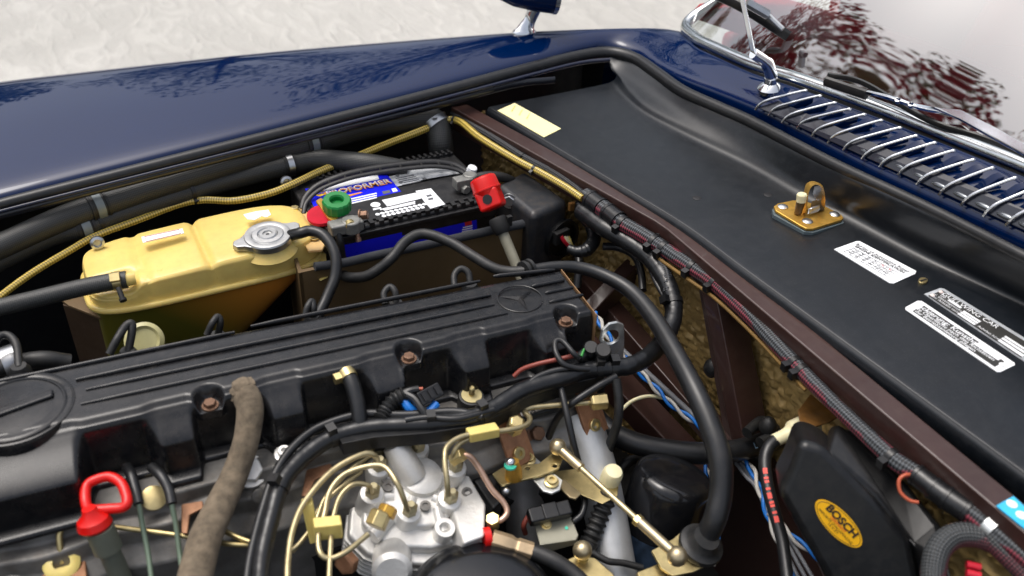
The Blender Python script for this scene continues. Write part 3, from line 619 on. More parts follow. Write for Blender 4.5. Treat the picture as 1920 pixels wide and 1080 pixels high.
# ================================================================== coolant tank
TC = V((.167, 1.342, .739)); TA, TB_ = .183, .078
tank = thing('coolant_tank', 'translucent yellow coolant expansion tank with a metal pressure cap', 'tank', TC-V((0, 0, .15)))
g1 = S(272, 520, .765).x; g2 = S(388, 490, .765).x
def rr(t, a, b, n=5):                    # rounded rectangle
    c, s = math.cos(t), math.sin(t); k = (abs(c)**n+abs(s)**n)**(-1/n); return V((a*c*k, b*s*k, 0))
up_rows = [(1.0, 0), (1.0, .012), (.995, .026), (.975, .040), (.94, .042), (.88, .044), (.78, .045), (.6, .046), (.35, .046), (0, .046)]
def upper(u, v):
    f = v*(len(up_rows)-1); i = min(int(f), len(up_rows)-2); a = f-i; sc = up_rows[i][0]*(1-a)+up_rows[i+1][0]*a; z = up_rows[i][1]*(1-a)+up_rows[i+1][1]*a
    p = rr(2*math.pi*u, TA*(1-.12*(1-sc)), TB_*(sc*.55+.45 if sc > .5 else .725*sc/.5), 4.5); p.x *= (sc if sc < .9 else 1)**.0 if False else (.25+.75*sc)
    x = TC.x+p.x
    g = math.exp(-((x-g1)/.006)**2)+math.exp(-((x-g2)/.006)**2)
    z -= .006*g*sm(0, .02, z); p.y *= 1-.05*g*(1 if z > .004 else 0)
    if p.x < -.10 and p.y < -.02: z -= .018*sm(-.10, -.125, p.x)*sm(-.02, -.04, p.y)*sm(.01, .04, z)
    z += .006*math.sin((x-TC.x)*9+.4)*sm(.03, .05, z)
    return TC+p+V((0, 0, z))
tk = obj('tank_upper', grid(upper, 160, 46, True), TANK, tank, angle=70)
def flange(u, v):
    q = [(0, .004), (.006, .0045), (.0085, .001), (.0085, -.003), (.006, -.0055), (0, -.005)]; f = v*5; i = min(int(f), 4); a = f-i
    e = q[i][0]*(1-a)+q[i+1][0]*a; return TC+rr(2*math.pi*u, TA+e-.001, TB_+e-.001, 4.5)+V((0, 0, q[i][1]*(1-a)+q[i+1][1]*a))
obj('seam_flange', grid(flange, 120, 11, True), TANK, tank, angle=70)
def liquid():
    m, nt, b = nodes('tank_with_coolant'); p = nt.nodes.new('ShaderNodeNewGeometry').outputs['Position']; sp = nt.nodes.new('ShaderNodeSeparateXYZ'); nt.links.new(p, sp.inputs[0])
    f = ramp(nt, mth(nt, 'ADD', sp.outputs[0], mth(nt, 'MULTIPLY', sp.outputs[2], 1.1)), .86, 1.04); c = mixc(nt, f, rgb(96, 92, 30), rgb(216, 140, 54))
    nt.links.new(c, b.inputs['Base Color']); b.inputs['Roughness'].default_value = .3; b.inputs['Subsurface Weight'].default_value = .2; b.inputs['Subsurface Radius'].default_value = (.01, .006, .002); return m
def lower(u, v):
    t = v; a = TA*(1-.02-.42*t); b = TB_*(.97-.15*t); p = rr(2*math.pi*u, a, b, 4.5)
    if v > .98: p *= .02
    return TC+p+V((-.075*t*1.05, 0, -.005-.135*min(t, 1)))
obj('tank_lower', grid(lower, 90, 30, True), liquid(), tank, angle=70)
cc = S(503, 447, .797); ca = V((-.04, -.06, 1))
obj('filler_neck', lathe([(.046, -.020), (.041, -.015), (.037, -.010), (.034, -.002)], cc, ca, 36, cap=False), TANK, tank)
cp = obj('pressure_cap', lathe([(.030, -.006), (.036, -.006), (.038, -.004), (.0385, .006), (.037, .0085), (.030, .0095), (.026, .0085), (.0245, .0098), (.017, .0102), (.015, .0085), (.013, .0105), (.008, .0105), (.007, .0085), (.003, .0085), (.0028, .0065), (.0003, .0065)], cc, ca, 56), M('cap_steel', (.46, .46, .45, 1), .34, .9, var=.15, vs=60, bump=.15), tank, angle=30)
_, e1, e2 = frame(ca)
for s in (S(442, 458, .80), S(562, 424, .80)):
    d = (s-cc); d = (d-ca.normalized()*d.dot(ca.normalized())); d.normalize(); sd_ = ca.normalized().cross(d)
    obj('cap_ear', prism([cc+ca*.0065+d*.026+sd_*.027, cc+ca*.0065+d*.042+sd_*.013, cc+ca*.0065+d*.054+sd_*.009, cc+ca*.0065+d*.058, cc+ca*.0065+d*.054-sd_*.009, cc+ca*.0065+d*.042-sd_*.013, cc+ca*.0065+d*.026-sd_*.027], ca, .011), bpy.data.materials['cap_steel'], cp, bevel=.002)
for s, r in ((S(545, 393, .785), 0), (S(592, 448, .775), 0)): pass
tb = [S(x, y, .776) for x, y in ((535, 398), (558, 389), (580, 390), (612, 452), (604, 468), (578, 470), (556, 430))]
obj('mounting_tab', prism(tb, (0, 0, 1), .005), M('tab_plastic', rgb(214, 176, 116), .45, var=.1, sss=.2), tank, bevel=.0015)
for x, y in ((553, 394), (589, 444)): bolt('tab_bolt', S(x, y, .780), (0, 0, 1), .0075, ZINC, tank, h=.006)
obj('tank_bracket', prism([S(x, y, .74) for x, y in ((600, 470), (612, 475), (616, 520), (600, 528))], (0, -1, .3), .01), TANK, tank, bevel=.002)
lab = prism([S(x, y, .80) for x, y in ((265, 444), (342, 428), (345, 437), (268, 455))], (0, -.3, 1), .0012)
st = obj('paper_sticker', lab, WHITE, tank); LA = [S(x, y, .8006) for x, y in ((265, 444), (342, 428), (345, 437), (268, 455))]
obj('sticker_border', sweep([LA[0].lerp(LA[2], .08), LA[1].lerp(LA[3], .08), LA[2].lerp(LA[0], .08), LA[3].lerp(LA[1], .08), LA[0].lerp(LA[2], .08)], .0004, 6), REDI, st)
tg = [(456, 402), (480, 396), (503, 393), (508, 402), (500, 407), (490, 405), (478, 412), (464, 411)]
obj('torn_sticker', prism([S(x, y, .806) for x, y in tg], (0, -.3, 1), .0012), WHITE, tank)
br_ = S(112, 566, .715)
obj('tank_bracket', prism([S(x, y, .715) for x, y in ((112, 560), (165, 550), (200, 580), (195, 598), (128, 572))], (0, 0, 1), .005), KHAKI, tank, bevel=.001)
bplate = [S(118, 572, .71), S(200, 600, .71)]
obj('tank_bracket', prism([bplate[0], bplate[1], bplate[1]-V((0, 0, .25)), bplate[0]-V((0, 0, .25))], (-.2, -1, 0), .004), M('bracket_brown', rgb(66, 50, 36), .5, var=.2, dust=.1), tank)
hose('nipple', [(252, 521, .786), (226, 527, .787)], 26, TANK, tank)
# hoses on the tank
h, D, R = hose('tank_hose', [(-60, 590, .770), (0, 576, .775), (80, 557, .779), (150, 540, .783), (200, 530, .786), (238, 524, .787)], 33, HOSEM, None, 'black ribbed hose clamped to the left end of the yellow tank', 'hose', n=22)
band('hose_clamp', D, R, 219, 527, .012, ZINC, h, 1.08, False, head=(.014, .012, .010, -.3))
obj('clamp_screw', lathe([(.004, 0), (.004, .018), (.0055, .019), (.0055, .023)], S(222, 540, .792), (.1, -1, -.6), 12), DARK, h)
h, D, R = hose('overflow_hose', [(545, 441, .80), (563, 437, .81), (582, 433, .812), (604, 440, .81), (621, 460, .80), (630, 487, .785), (628, 520, .765), (614, 555, .745), (600, 585, .73), (590, 610, .715)], 21, RUBS, None, 'smooth black overflow hose looping from the tank cap down behind the engine', 'hose', n=18)
# ================================================================== battery
BFL, BFR, BBL = S(606, 441, .78), S(936, 369, .78), S(542, 346, .78)
bx_, by_ = (BFR-BFL), (BBL-BFL); BX, BY = bx_.normalized(), by_.normalized(); BW, BD = bx_.length, by_.length
bat = thing('battery', 'black car battery with blue labels and a folded carry handle', 'battery', BFL+bx_/2+by_/2-V((0, 0, .21)))
def Bt(a, b, z=0): return BFL+bx_*a+by_*b+V((0, 0, z))
obj('battery_case', box(Bt(.5, .5, -.13), BX*BW*.985, BY*BD*.97, V((0, 0, .19))), BATT, bat, bevel=.004)
obj('battery_lid', box(Bt(.5, .5, -.021), BX*BW, BY*BD, V((0, 0, .040))), BATT, bat, bevel=.005, seg=3)
obj('lid_deck', box(Bt(.5, .30, .0005), BX*BW*.94, BY*BD*.46, V((0, 0, .005))), BATT, bat, bevel=.002)
obj('lid_ridge', box(Bt(.5, .985, -.001), BX*BW*.97, BY*.008, V((0, 0, .012))), BATT, bat, bevel=.002)
for k in range(26):
    obj('lid_rib', box(Bt(.045+k*.0365, .985, .004), BX*.005, BY*.012, V((0, 0, .010))), BATT, bat)
for k in range(16):
    obj('front_tooth', box(Bt(.16+k*.052, .045, -.002), BX*.009, BY*.018, V((0, 0, .012))), BATT, bat, bevel=.001)
obj('front_ledge', box(Bt(.5, -.012, -.012), BX*BW*.98, BY*.010, V((0, 0, .008))), BATT, bat, bevel=.002)
def Fp(px, py, off=0):                   # on the battery's front face
    d = ray(px, py); n = BY; o = Bt(0, .0, 0)-BY*(.0015+off); return CAM+d*((o-CAM).dot(n)/d.dot(n))
fl = [Fp(*p) for p in ((640, 461), (893, 404), (895, 437), (640, 488))]
fo = obj('front_label', prism(fl, -BY, .001), BLUEL, bat)
text('PROFORMER', Fp(700, 470, .001), BX*.0135, V((0, 0, .0135)), ORANGE, fo, lift=.0005) if False else None
obj('flag_print', prism([Fp(*p, .0006) for p in ((871, 415), (884, 412), (885, 421), (872, 424))], -BY, .0003), REDI, fo)
for k in range(3): obj('print_line', prism([Fp(*p, .0006) for p in ((868-k, 426+k*4), (886, 422+k*4), (886, 424+k*4), (868-k, 428+k*4))], -BY, .0003), WHITE, fo)
obj('print_stroke', prism([Fp(*p, .0006) for p in ((665, 482), (690, 477), (691, 480), (666, 485))], -BY, .0003), ORANGE, fo)
zt = .7832
def quad(name, pts, mat, parent, z=zt, t=.0006): return obj(name, prism([S(x, y, z) for x, y in pts], (0, 0, 1), t), mat, parent)
bl_ = quad('top_label', ((572, 354), (723, 324), (752, 359), (592, 394)), BLUEL, bat)
quad('label_stripe', ((612, 351), (632, 343), (708, 327), (711, 336), (640, 350), (606, 360)), WHITE, bl_, zt+.0006)
quad('label_badge', ((591, 366), (600, 357), (614, 356), (616, 362), (600, 368)), M('badge_yellow', rgb(238, 196, 40), .4), bl_, zt+.0006)
ex_ = (S(724, 341, zt)-S(623, 362, zt)); L_ = ex_.length; ex_ = ex_.normalized(); ey_ = V((-ex_.y, ex_.x, 0))
text('NAPA', S(603, 362, zt+.0015), ex_*.0075, ey_*.009, BLUEL, bl_, bold=.02)
text('PROFORMER', S(672, 353, zt+.0012), ex_*.0165, ey_*.0175, ORANGE, bl_, bold=.03)
text('PROFORMER', S(672, 351, zt+.0018), ex_*.0160, ey_*.016, WHITE, bl_, bold=.0)
quad('print_stroke', ((650, 366), (676, 360), (680, 361), (652, 369)), ORANGE, bl_, zt+.0006)
for k in range(3): quad('print_line', ((648+k, 374+k*4), (706, 361+k*4), (707, 363+k*4), (649+k, 376+k*4)), WHITE, bl_, zt+.0006)
quad('print_block', ((716, 359), (730, 356), (733, 361), (719, 364)), GREYI, bl_, zt+.0006)
quad('print_block', ((734, 354), (742, 352), (746, 358), (737, 360)), WHITE, bl_, zt+.0006)
sl = quad('warning_label', ((729, 331), (757, 325), (760, 320), (846, 312), (861, 325), (800, 335), (743, 350)), SILVL, bat)
for k in range(5): quad('print_line', ((742+k*3, 334+k*3), (776+k*3, 327+k*3), (777+k*3, 328+k*3), (743+k*3, 335+k*3)), GREYI, sl, zt+.0006)
for x, y in ((745, 329), (796, 335), (751, 342)): obj('print_symbol', lathe([(.004, 0), (.004, .0004)], S(x, y, zt+.0004), (0, 0, 1), 16), GREYI, sl)
bl2 = quad('date_label', ((688, 383), (770, 360), (812, 392), (706, 412)), INK, bat)
quad('date_field', ((716, 375), (781, 361), (790, 372), (726, 387)), WHITE, bl2, zt+.0006)
quad('bar_label', ((779, 358), (808, 353), (835, 383), (807, 391)), WHITE, bat, zt+.001)
for k in range(2): quad('bar_code', ((799+k*3, 366+k*6), (808+k*3, 364+k*6), (810+k*3, 367+k*6), (801+k*3, 369+k*6)), GREYI, bl2, zt+.0016)
for k in range(2): quad('print_line', ((712+k*7, 392+k*1), (778, 377+k*3), (779, 379+k*3), (713+k*7, 394+k*1)), WHITE, bl2, zt+.0006)
for k in range(11): obj('date_dot', lathe([(.0042, 0), (.0042, .0005)], S(708+8.8*k, 402-1.9*k, zt+.0006), (0, 0, 1), 16), WHITE, bl2)
for k in range(9): obj('date_dot', lathe([(.0042, 0), (.0042, .0005)], S(720+9*k, 405-2*k, zt+.0006), (0, 0, 1), 16), WHITE, bl2)
obj('round_print', lathe([(.009, 0), (.009, .0005)], S(704, 384, zt+.0006), (0, 0, 1), 14), WHITE, bl2)
quad('print_line', ((699, 391), (714, 388), (715, 391), (700, 394)), WHITE, bl2, zt+.0006)
# folded carry handle: two rails and bridges
HP = [(566, 392, .775), (572, 370, .785), (596, 347, .797), (640, 329, .805), (690, 317, .807), (750, 308, .806), (810, 303, .802), (850, 308, .795), (874, 320, .787), (890, 333, .78)]
hd, D, R = hose('carry_handle', HP, 8, BATT, bat, flat=1.6)
h2, D2, R2 = hose('handle_rail', [(x+3, y+9, z) for x, y, z in HP], 6, BATT, hd, flat=1.6)
for k in range(20, len(D)-14, 5): obj('handle_bridge', sweep([D[k], D2[k]], .0026, 6), BATT, hd)
# terminals
t1 = thing('battery_clamp', 'lead battery clamp carrying a green isolator knob beside the yellow tank', 'clamp', Bt(.09, .2, .0))
kc = S(632, 384, .812)
obj('isolator_knob', lathe([(.0225, -.009), (.0245, -.007), (.0245, .009), (.0225, .012), (.013, .012), (.011, .009), (.011, .002), (.001, .002)], kc, (-.05, -.15, 1), 64, sq=lambda t: 1+.022*(1 if math.sin(t*16) > 0 else -1)), GREEN, t1, angle=30)
obj('brass_strap', prism([S(x, y, .80) for x, y in ((592, 376), (602, 370), (636, 402), (628, 416), (615, 408))], (0, -.2, 1), .006), GOLD, t1, bevel=.001)
obj('felt_washer', lathe([(.024, 0), (.027, .004), (.027, .009), (.02, .011), (.01, .0115)], S(606, 409, .784), (-.1, -.1, 1), 30), FELT, t1)
cb = S(645, 424, .792)
obj('clamp_body', merge(box(cb+BX*.003, BX*.058, BY*.026, V((0, 0, .020))), lathe([(.017, -.012), (.017, .012)], cb+BX*.012-BY*.002, (0, 0, 1), 20)), LEAD, t1, bevel=.004, seg=3)
obj('clamp_bolt', lathe([(.0095, 0), (.0095, .006), (.008, .008), (.001, .0085)], Fp(655, 420, .01), -BY, 20), ZINC, t1)
bolt('clamp_nut', S(676, 404, .80), BX-BY*.6+V((0, 0, .2)), .0085, RBOLT, t1, h=.012)
obj('stud_stub', lathe([(.004, 0), (.004, .02), (.0055, .02), (.0055, .026)], S(668, 425, .785), (0, -.3, -1), 12), COPPER, t1)
hose('earth_cable', [(632, 432, .79), (638, 455, .77), (641, 478, .745), (648, 505, .72), (652, 532, .70), (644, 553, .685), (624, 561, .68), (602, 549, .68), (594, 528, .69)], 15, RUBS, None, 'thin black earth cable dropping from the clamp past the khaki panel', 'cable')
t2 = thing('battery_clamp', 'grey lead battery clamp beside the red capped tube', 'clamp', Bt(.86, .45, 0))
c2 = S(868, 342, .80)
obj('clamp_body', merge(box(c2, BX*.034, BY*.022, V((0, 0, .020))), lathe([(.014, -.016), (.014, .010), (.011, .013)], c2+BX*.016+BY*.004, (0, 0, 1), 20)), LEAD, t2, bevel=.004, seg=3)
bolt('clamp_nut', S(868, 352, .792), -BY+BX*.2, .0085, LEAD, t2, h=.012)
obj('terminal_cap', lathe([(.008, -.01), (.010, .0), (.009, .008), (.004, .010)], S(884, 320, .80), (.2, -.3, 1), 8), WHITE, t2)
hose('power_cable', [(885, 335, .80), (915, 330, .80), (945, 333, .79), (970, 345, .77)], 18, RUB, t2)
# khaki panel in front of the battery with a foam edge
kp = thing('battery_box', 'khaki painted box wall with a foam edge in front of the battery', 'box', S(800, 600, .4))
k0_, k1_ = SY(560, 512, 1.225), SY(1012, 412, 1.225)
obj('panel_sheet', prism([k0_, k1_, k1_-V((0, 0, .42)), k0_-V((0, 0, .42))], (0, -1, 0), .008), KHAKI, kp)
hose('foam_strip', [(x, y, SY(x, y, 1.225).z) for x, y in ((590, 500), (643, 493), (700, 480), (800, 459), (927, 431), (985, 419))], 17, M('foam_black', rgb(46, 48, 52), .9, var=.25, bump=.8, bs=350), kp)
obj('panel_side', prism([k0_, k0_+V((.02, .16, 0)), k0_+V((.02, .16, -.42)), k0_-V((0, 0, .42))], (-1, 0, 0), .006), KHAKI, kp)
# ================================================================== hoses along the inner wing
h, D, R = hose('heater_hose', [(-140, 520, .80), (-60, 488, .80), (0, 462, .802), (100, 417, .806), (183, 386, .81), (333, 338, .815), (500, 288, .82), (583, 267, .822), (680, 238, .824), (760, 224, .824), (802, 222, .822), (820, 236, .81), (826, 270, .78), (828, 300, .74)], 47, HOSEM, None, 'thick black heater hose, upper of two along the inner wing', 'hose', n=24)
GREYB = M('grey_band', rgb(120, 128, 130), .45, .3, var=.15)
for x, y in ((182, 386), (580, 267)):
    b = band('rubber_collar', D, R, x, y, .030, RUB, h, 1.05, True); band('clamp_band', D, R, x, y, .013, GREYB, b, 1.13, False)
band('steel_clamp', D, R, 817, 232, .014, STEEL, h, 1.06, True); obj('clamp_lug', prism([S(x, y, .835) for x, y in ((806, 208), (816, 200), (823, 206), (820, 222), (810, 224))], (-.4, -.8, .4), .004, holes=[(S(815, 210, .8349), .004)]), STEEL, h)
h, D, R = hose('coolant_hose', [(-140, 575, .765), (-60, 520, .77), (33, 472, .775), (100, 441, .78), (160, 425, .782), (233, 398, .786), (333, 366, .79), (433, 336, .794), (533, 311, .797), (590, 300, .798), (650, 303, .798), (700, 309, .796), (760, 320, .78)], 39, HOSEM, None, 'black coolant hose, lower of two along the wing, ending at the battery', 'hose', n=24)
b = band('rubber_collar', D, R, 160, 426, .028, RUB, h, 1.05, True); band('clamp_band', D, R, 160, 426, .014, GREYB, b, 1.12, False)
b = band('rubber_collar', D, R, 538, 311, .022, RUB, h, 1.05, True); band('clamp_band', D, R, 540, 311, .011, STEEL, b, 1.14, False)
for x, y in ((362, 357), (185, 416)): band('cable_tie', D, R, x, y, .006, BLKP, h, 1.10, False, head=(.008, .009, .008, 1.0))
for x, y in ((182, 454), (536, 340)):
    obj('grommet', lathe([(.011, 0), (.011, .006), (.007, .008), (.005, .004), (.001, .004)], S(x, y, .79), (0, -1, .2), 20), STEEL, h)
yh, D, R = hose('washer_hose', [(-60, 606, .76), (0, 556, .762), (60, 512, .765), (130, 470, .768), (180, 442, .772), (260, 412, .775), (333, 384, .778), (380, 375, .78), (440, 376, .782), (500, 364, .785), (545, 347, .79), (600, 321, .792), (660, 297, .795), (730, 268, .80), (790, 245, .81), (835, 226, .82), (862, 228, .825), (900, 258, .825), (967, 299, .822), (1013, 323, .82), (1060, 350, .818), (1092, 372, .815)], 13.5, YBRAID, None, 'gold braided hose running from behind the tank round to the brown beam', 'hose', n=18)
for x, y in ((853, 224), (1003, 318)): band('cable_tie', D, R, x, y, .005, BLKP, yh, 1.12, False, head=(.006, .008, .007, 1.0))
# ================================================================== relay box and the red capped tube
rb = thing('relay_box', 'black chamfered relay box between the red cap and the wiring loom', 'box', S(1000, 470, .63))
ro = [S(x, y, .785) for x, y in ((928, 345), (984, 317), (1068, 375), (999, 404))]
obj('box_cover', prism(ro, (0, 0, 1), .17), M('relay_plastic', rgb(38, 40, 44), .42, var=.25, vs=12, bump=.1, dust=.22, dcol=(.2, .15, .1, 1)), rb, bevel=.014, seg=4)
fr_ = (ro[2]-ro[3]).normalized(); fn = V((fr_.y, -fr_.x, 0)); 
if fn.y > 0: fn = -fn
def Rf(px, py, off=0):
    d = ray(px, py); o = ro[3]+fn*off; return CAM+d*((o-CAM).dot(fn)/d.dot(fn))
sk = obj('socket', lathe([(.040, 0), (.040, .010), (.034, .010), (.032, .002), (.001, .002)], Rf(1050, 446, .0), fn, 30), BLKP, rb)
obj('plug', box(Rf(1050, 442, .012), fr_*.034, fn*.018, V((0, 0, .026))), DARK, sk, bevel=.002)
for i, (m, dx) in enumerate(((REDW, 0), (CREAM, 6), (CREAM, 10), (YELP, 14))):
    P = [Rf(1052+dx, 443, .02), Rf(1058+dx*.8, 453, .025), Rf(1068+dx*.4, 463, .028), Rf(1074, 468, .03)]
    obj('wire', sweep(catmull(P, 4), .0028 if i else .0036, 8), m, sk)
obj('box_catch', box(S(1072, 387, .775), (.012, 0, 0), (0, .008, 0), (0, 0, .016)), RUST, rb, bevel=.001)
bolt('box_screw', S(955, 377, .775), (-.7, -.7, .2), .011, STEEL, rb, h=.004)
tc_, D, R = hose('taped_cable', [(1066, 466, .735, 16), (1085, 472, .735, 22), (1103, 466, .738), (1114, 448, .745), (1110, 425, .755), (1096, 405, .765), (1090, 388, .775), (1100, 376, .785), (1112, 372, .79)], 26, TAPE, None, 'tape wrapped cable bending from the relay box plug up to the loom', 'cable', n=18, ripple=lambda s: .05*math.sin(s*900)+.03*math.sin(s*370))
rc = thing('capped_tube', 'bright red plastic cap on a grey dipstick tube in front of the battery', 'dipstick tube', S(972, 512, .70))
A0, A1, A2, A3 = S(905, 336, .842), S(922, 385, .808), S(936, 420, .782), S(974, 512, .71)
ax = (A3-A0).normalized()
obj('tube', sweep([A2, A3, A3+ax*.06], .0095, 18), M('tube_grey', rgb(150, 146, 128), .5, .3, var=.2, dust=.1), rc)
obj('socket', lathe([(.014, 0), (.016, .004), (.016, .022), (.012, .030)], A2-ax*.012, ax, 20), DARK, rc)
obj('socket_tab', box(A2+V((.016, -.006, .006)), (.010, 0, 0), (0, .008, 0), (0, 0, .02)), DARK, rc, bevel=.001)
cpx = obj('red_cap', lathe([(.018, -.004), (.0225, -.002), (.024, .002), (.0245, .014), (.0255, .022), (.022, .03)], A0, ax, 32), RED, rc, angle=30)
obj('cap_groove', lathe([(.0248, .0185), (.0262, .019), (.0262, .0215), (.0248, .022)], A0, ax, 32, cap=False), RED, cpx)
bxc = A0+ax*.038; q1 = V((.75, -.6, .2)); q1 = (q1-ax*q1.dot(ax)).normalized(); q2 = ax.cross(q1)
obj('cap_block', box(bxc, q1*.042, q2*.042, ax*.036), RED, rc, bevel=.006, seg=3)
fcam = q1 if q1.dot(CAM-bxc) > abs(q2.dot(CAM-bxc)) else (q2 if q2.dot(CAM-bxc) > 0 else -q2)
obj('cap_button', lathe([(.0085, 0), (.0085, .001), (.001, .001)], bxc+fcam*.0212, fcam, 24), INK, rc)
# ================================================================== wiring along the brown beam
TIE = dict(head=(.010, .013, .010, .9))
l0, D, R = hose('wiring_loom', [(850, 212, .818), (880, 232, .818), (930, 262, .818), (980, 294, .818), (1033, 322, .816), (1075, 350, .814), (1100, 372, .812)], 15, KBRAID, None, 'thin black braided loom beside the gold hose', 'wiring loom', n=16)
band('cable_tie', D, R, 985, 292, .006, BLKP, l0, 1.15, False, head=(.010, .012, .014, .6))
l1, D, R = hose('wiring_loom', [(1098, 366, .812), (1115, 380, .812, 34), (1145, 402, .811, 34), (1168, 420, .81, 30), (1200, 438, .808), (1235, 460, .807), (1293, 499, .805), (1341, 532, .804), (1407, 593, .803), (1458, 648, .802), (1524, 718, .801), (1591, 784, .80), (1671, 858, .80, 34), (1716, 889, .80, 36), (1769, 929, .80, 40), (1835, 973, .80, 44), (1893, 1020, .80, 40), (1960, 1080, .80)], 29, GBRAID, None, 'grey braided loom with red strands tied along the brown beam', 'wiring loom', n=24, per=10)
for x, y in ((1170, 418), (1230, 452), (1248, 468), (1296, 502), (1340, 530), (1490, 684), (1505, 700), (1672, 858)): band('cable_tie', D, R, x, y, .008, BLKP, l1, 1.10, False, **TIE)
for x, y in ((1118, 382), (1150, 405)): band('tape_wrap', D, R, x, y, .034, TAPE, l1, 1.06, True)
for x, y, wd in ((1735, 902, .03), (1765, 925, .022), (1792, 945, .03), (1860, 992, .012)): band('tape_wrap' if wd > .02 else 'cable_tie', D, R, x, y, wd, TAPE if wd > .02 else ZINCW, l1, 1.12, True)
for x, y in ((1318, 490), (1545, 690), (1240, 447), (1835, 950)):
    c = S(x, y, .803); obj('p_clip', lathe([(.010, 0), (.012, .003), (.012, .008), (.009, .011), (.004, .011), (.003, .005)], c, (-1, -.3, .3), 20), BLKP, l1)
for a, b in (((1495, 640), (1530, 672)), ((1745, 880), (1812, 930))):
    pass
# second loom swinging down behind the engine
l2, D, R = hose('wiring_loom', [(1120, 378, .80), (1160, 418, .798), (1200, 448, .795), (1230, 478, .79), (1247, 512, .78), (1254, 548, .765)], 24, KBRAID, None, 'black braided loom branching from the beam loom towards the engine', 'wiring loom', n=18)
l3, D, R = hose('sleeved_loom', [(1090, 395, .79), (1130, 425, .79), (1175, 452, .787), (1215, 480, .783), (1240, 512, .776), (1258, 550, .762), (1263, 590, .745), (1248, 632, .735), (1215, 668, .74), (1180, 686, .745), (1140, 690, .748), (1101, 693, .75), (1056, 708, .75), (983, 731, .748), (928, 764, .745), (880, 784, .742), (800, 795, .74), (697, 801, .738), (624, 820, .735), (567, 859, .73), (528, 907, .725), (509, 969, .715), (492, 1042, .705), (486, 1110, .70)], 34, TAPE, None, 'long tape sleeved loom curving along the engine below the valve cover', 'wiring loom', n=20, per=10, ripple=lambda s: .025*math.sin(s*520)+.02*math.sin(s*211))
for x, y in ((1258, 568), (1122, 690), (1148, 690), (905, 775), (805, 795), (624, 820), (524, 914)): band('cable_tie', D, R, x, y, .009, BLKP, l3, 1.12, False, head=(.012, .014, .010, .7))
l4, D, R = hose('sleeved_loom', [(905, 782, .748), (850, 772, .748), (760, 778, .745), (680, 776, .745), (600, 800, .74), (550, 838, .735), (515, 890, .728), (492, 955, .718), (470, 1040, .708), (460, 1110, .70)], 17, RUBS, None, 'thin smooth cable running beside the tape sleeved loom', 'cable', n=14)
hose('engine_cable', [(925, 768, .752), (860, 785, .753), (800, 783, .752), (760, 788, .75)], 13, RUBS, None, 'short black cable lying on the sleeved loom by the rubber mount', 'cable')
# cable tray under the loom
tp_ = [(1130, 706), (1056, 722), (983, 748), (930, 780), (880, 800), (800, 812), (700, 820), (640, 832)]
tv = []
for i, (x, y) in enumerate(tp_):
    a = S(x, y, .738); tv += [a+V((0, .02, 0)), a+V((0, -.004, .004)), a+V((0, -.006, -.016)), a+V((0, .02, -.018))]
obj_t = obj('cable_tray', (tv, [(4*i+k, 4*i+(k+1) % 4, 4*i+4+(k+1) % 4, 4*i+4+k) for i in range(len(tp_)-1) for k in range(4)]+[(0, 1, 2, 3), tuple(4*(len(tp_)-1)+k for k in range(4))]), BLKP, None, bevel=.001)
tag(obj_t, 'narrow black plastic cable tray under the sleeved loom', 'cable tray')
# thick hose looping right of the engine, with the grommet at its top
th, D, R = hose('fuel_hose', [(985, 508, .795, 20), (1040, 500, .795, 21), (1090, 503, .79, 24), (1140, 520, .785, 26), (1185, 548, .78, 29), (1225, 595, .775, 33), (1262, 655, .77, 36), (1300, 727, .76, 40), (1330, 795, .74, 43), (1350, 860, .715, 45), (1352, 920, .685, 44), (1342, 968, .66, 44), (1328, 1000, .635, 44), (1318, 1020, .62, 44)], 40, RUBS, None, 'thick smooth black hose looping down from the valve cover to a rubber boot', 'hose', n=26, per=10)
obj('grommet', lathe([(.010, -.008), (.0165, -.007), (.0165, -.002), (.013, -.001), (.013, .002), (.0165, .003), (.0165, .008), (.010, .009)], S(988, 506, .795), (1, .2, 0), 24), RUB, th)
obj('ferrule', lathe([(.0145, -.003), (.0145, .002)], S(982, 506, .795), (1, .2, 0), 24), STEEL, th)
wh, D, R = hose('vacuum_hose', [(634, 492, .745), (640, 512, .735), (655, 520, .74), (685, 518, .75), (712, 503, .765), (735, 483, .78), (758, 455, .79), (783, 440, .795), (810, 441, .795), (850, 457, .79), (890, 482, .785), (925, 502, .785), (955, 509, .79), (985, 508, .795)], 20, RUB, None, 'wavy black vacuum hose arching in front of the battery label', 'hose', n=18)
# grey cables near the relay box and under the looms
hose('lead_cable', [(1130, 462, .74), (1160, 464, .74), (1190, 480, .738), (1202, 510, .73), (1205, 545, .715)], 15, RUBS, None, 'black cable arching from the taped cable down behind the hose', 'cable')
hose('lead_cable', [(1085, 480, .70), (1086, 500, .69), (1082, 540, .66)], 16, RUBS, None, 'short black cable hanging straight below the relay box', 'cable')
for k, off in enumerate((0, 9)):
    hose('lead_cable', [(1180+off, 455, .78), (1212+off, 490, .775), (1230+off*.6, 530, .765), (1250, 565, .755)], 9, RUBS, None, ('slim black cable beneath the branching braided loom' if k == 0 else 'second slim black cable beneath the branching braided loom'), 'cable')
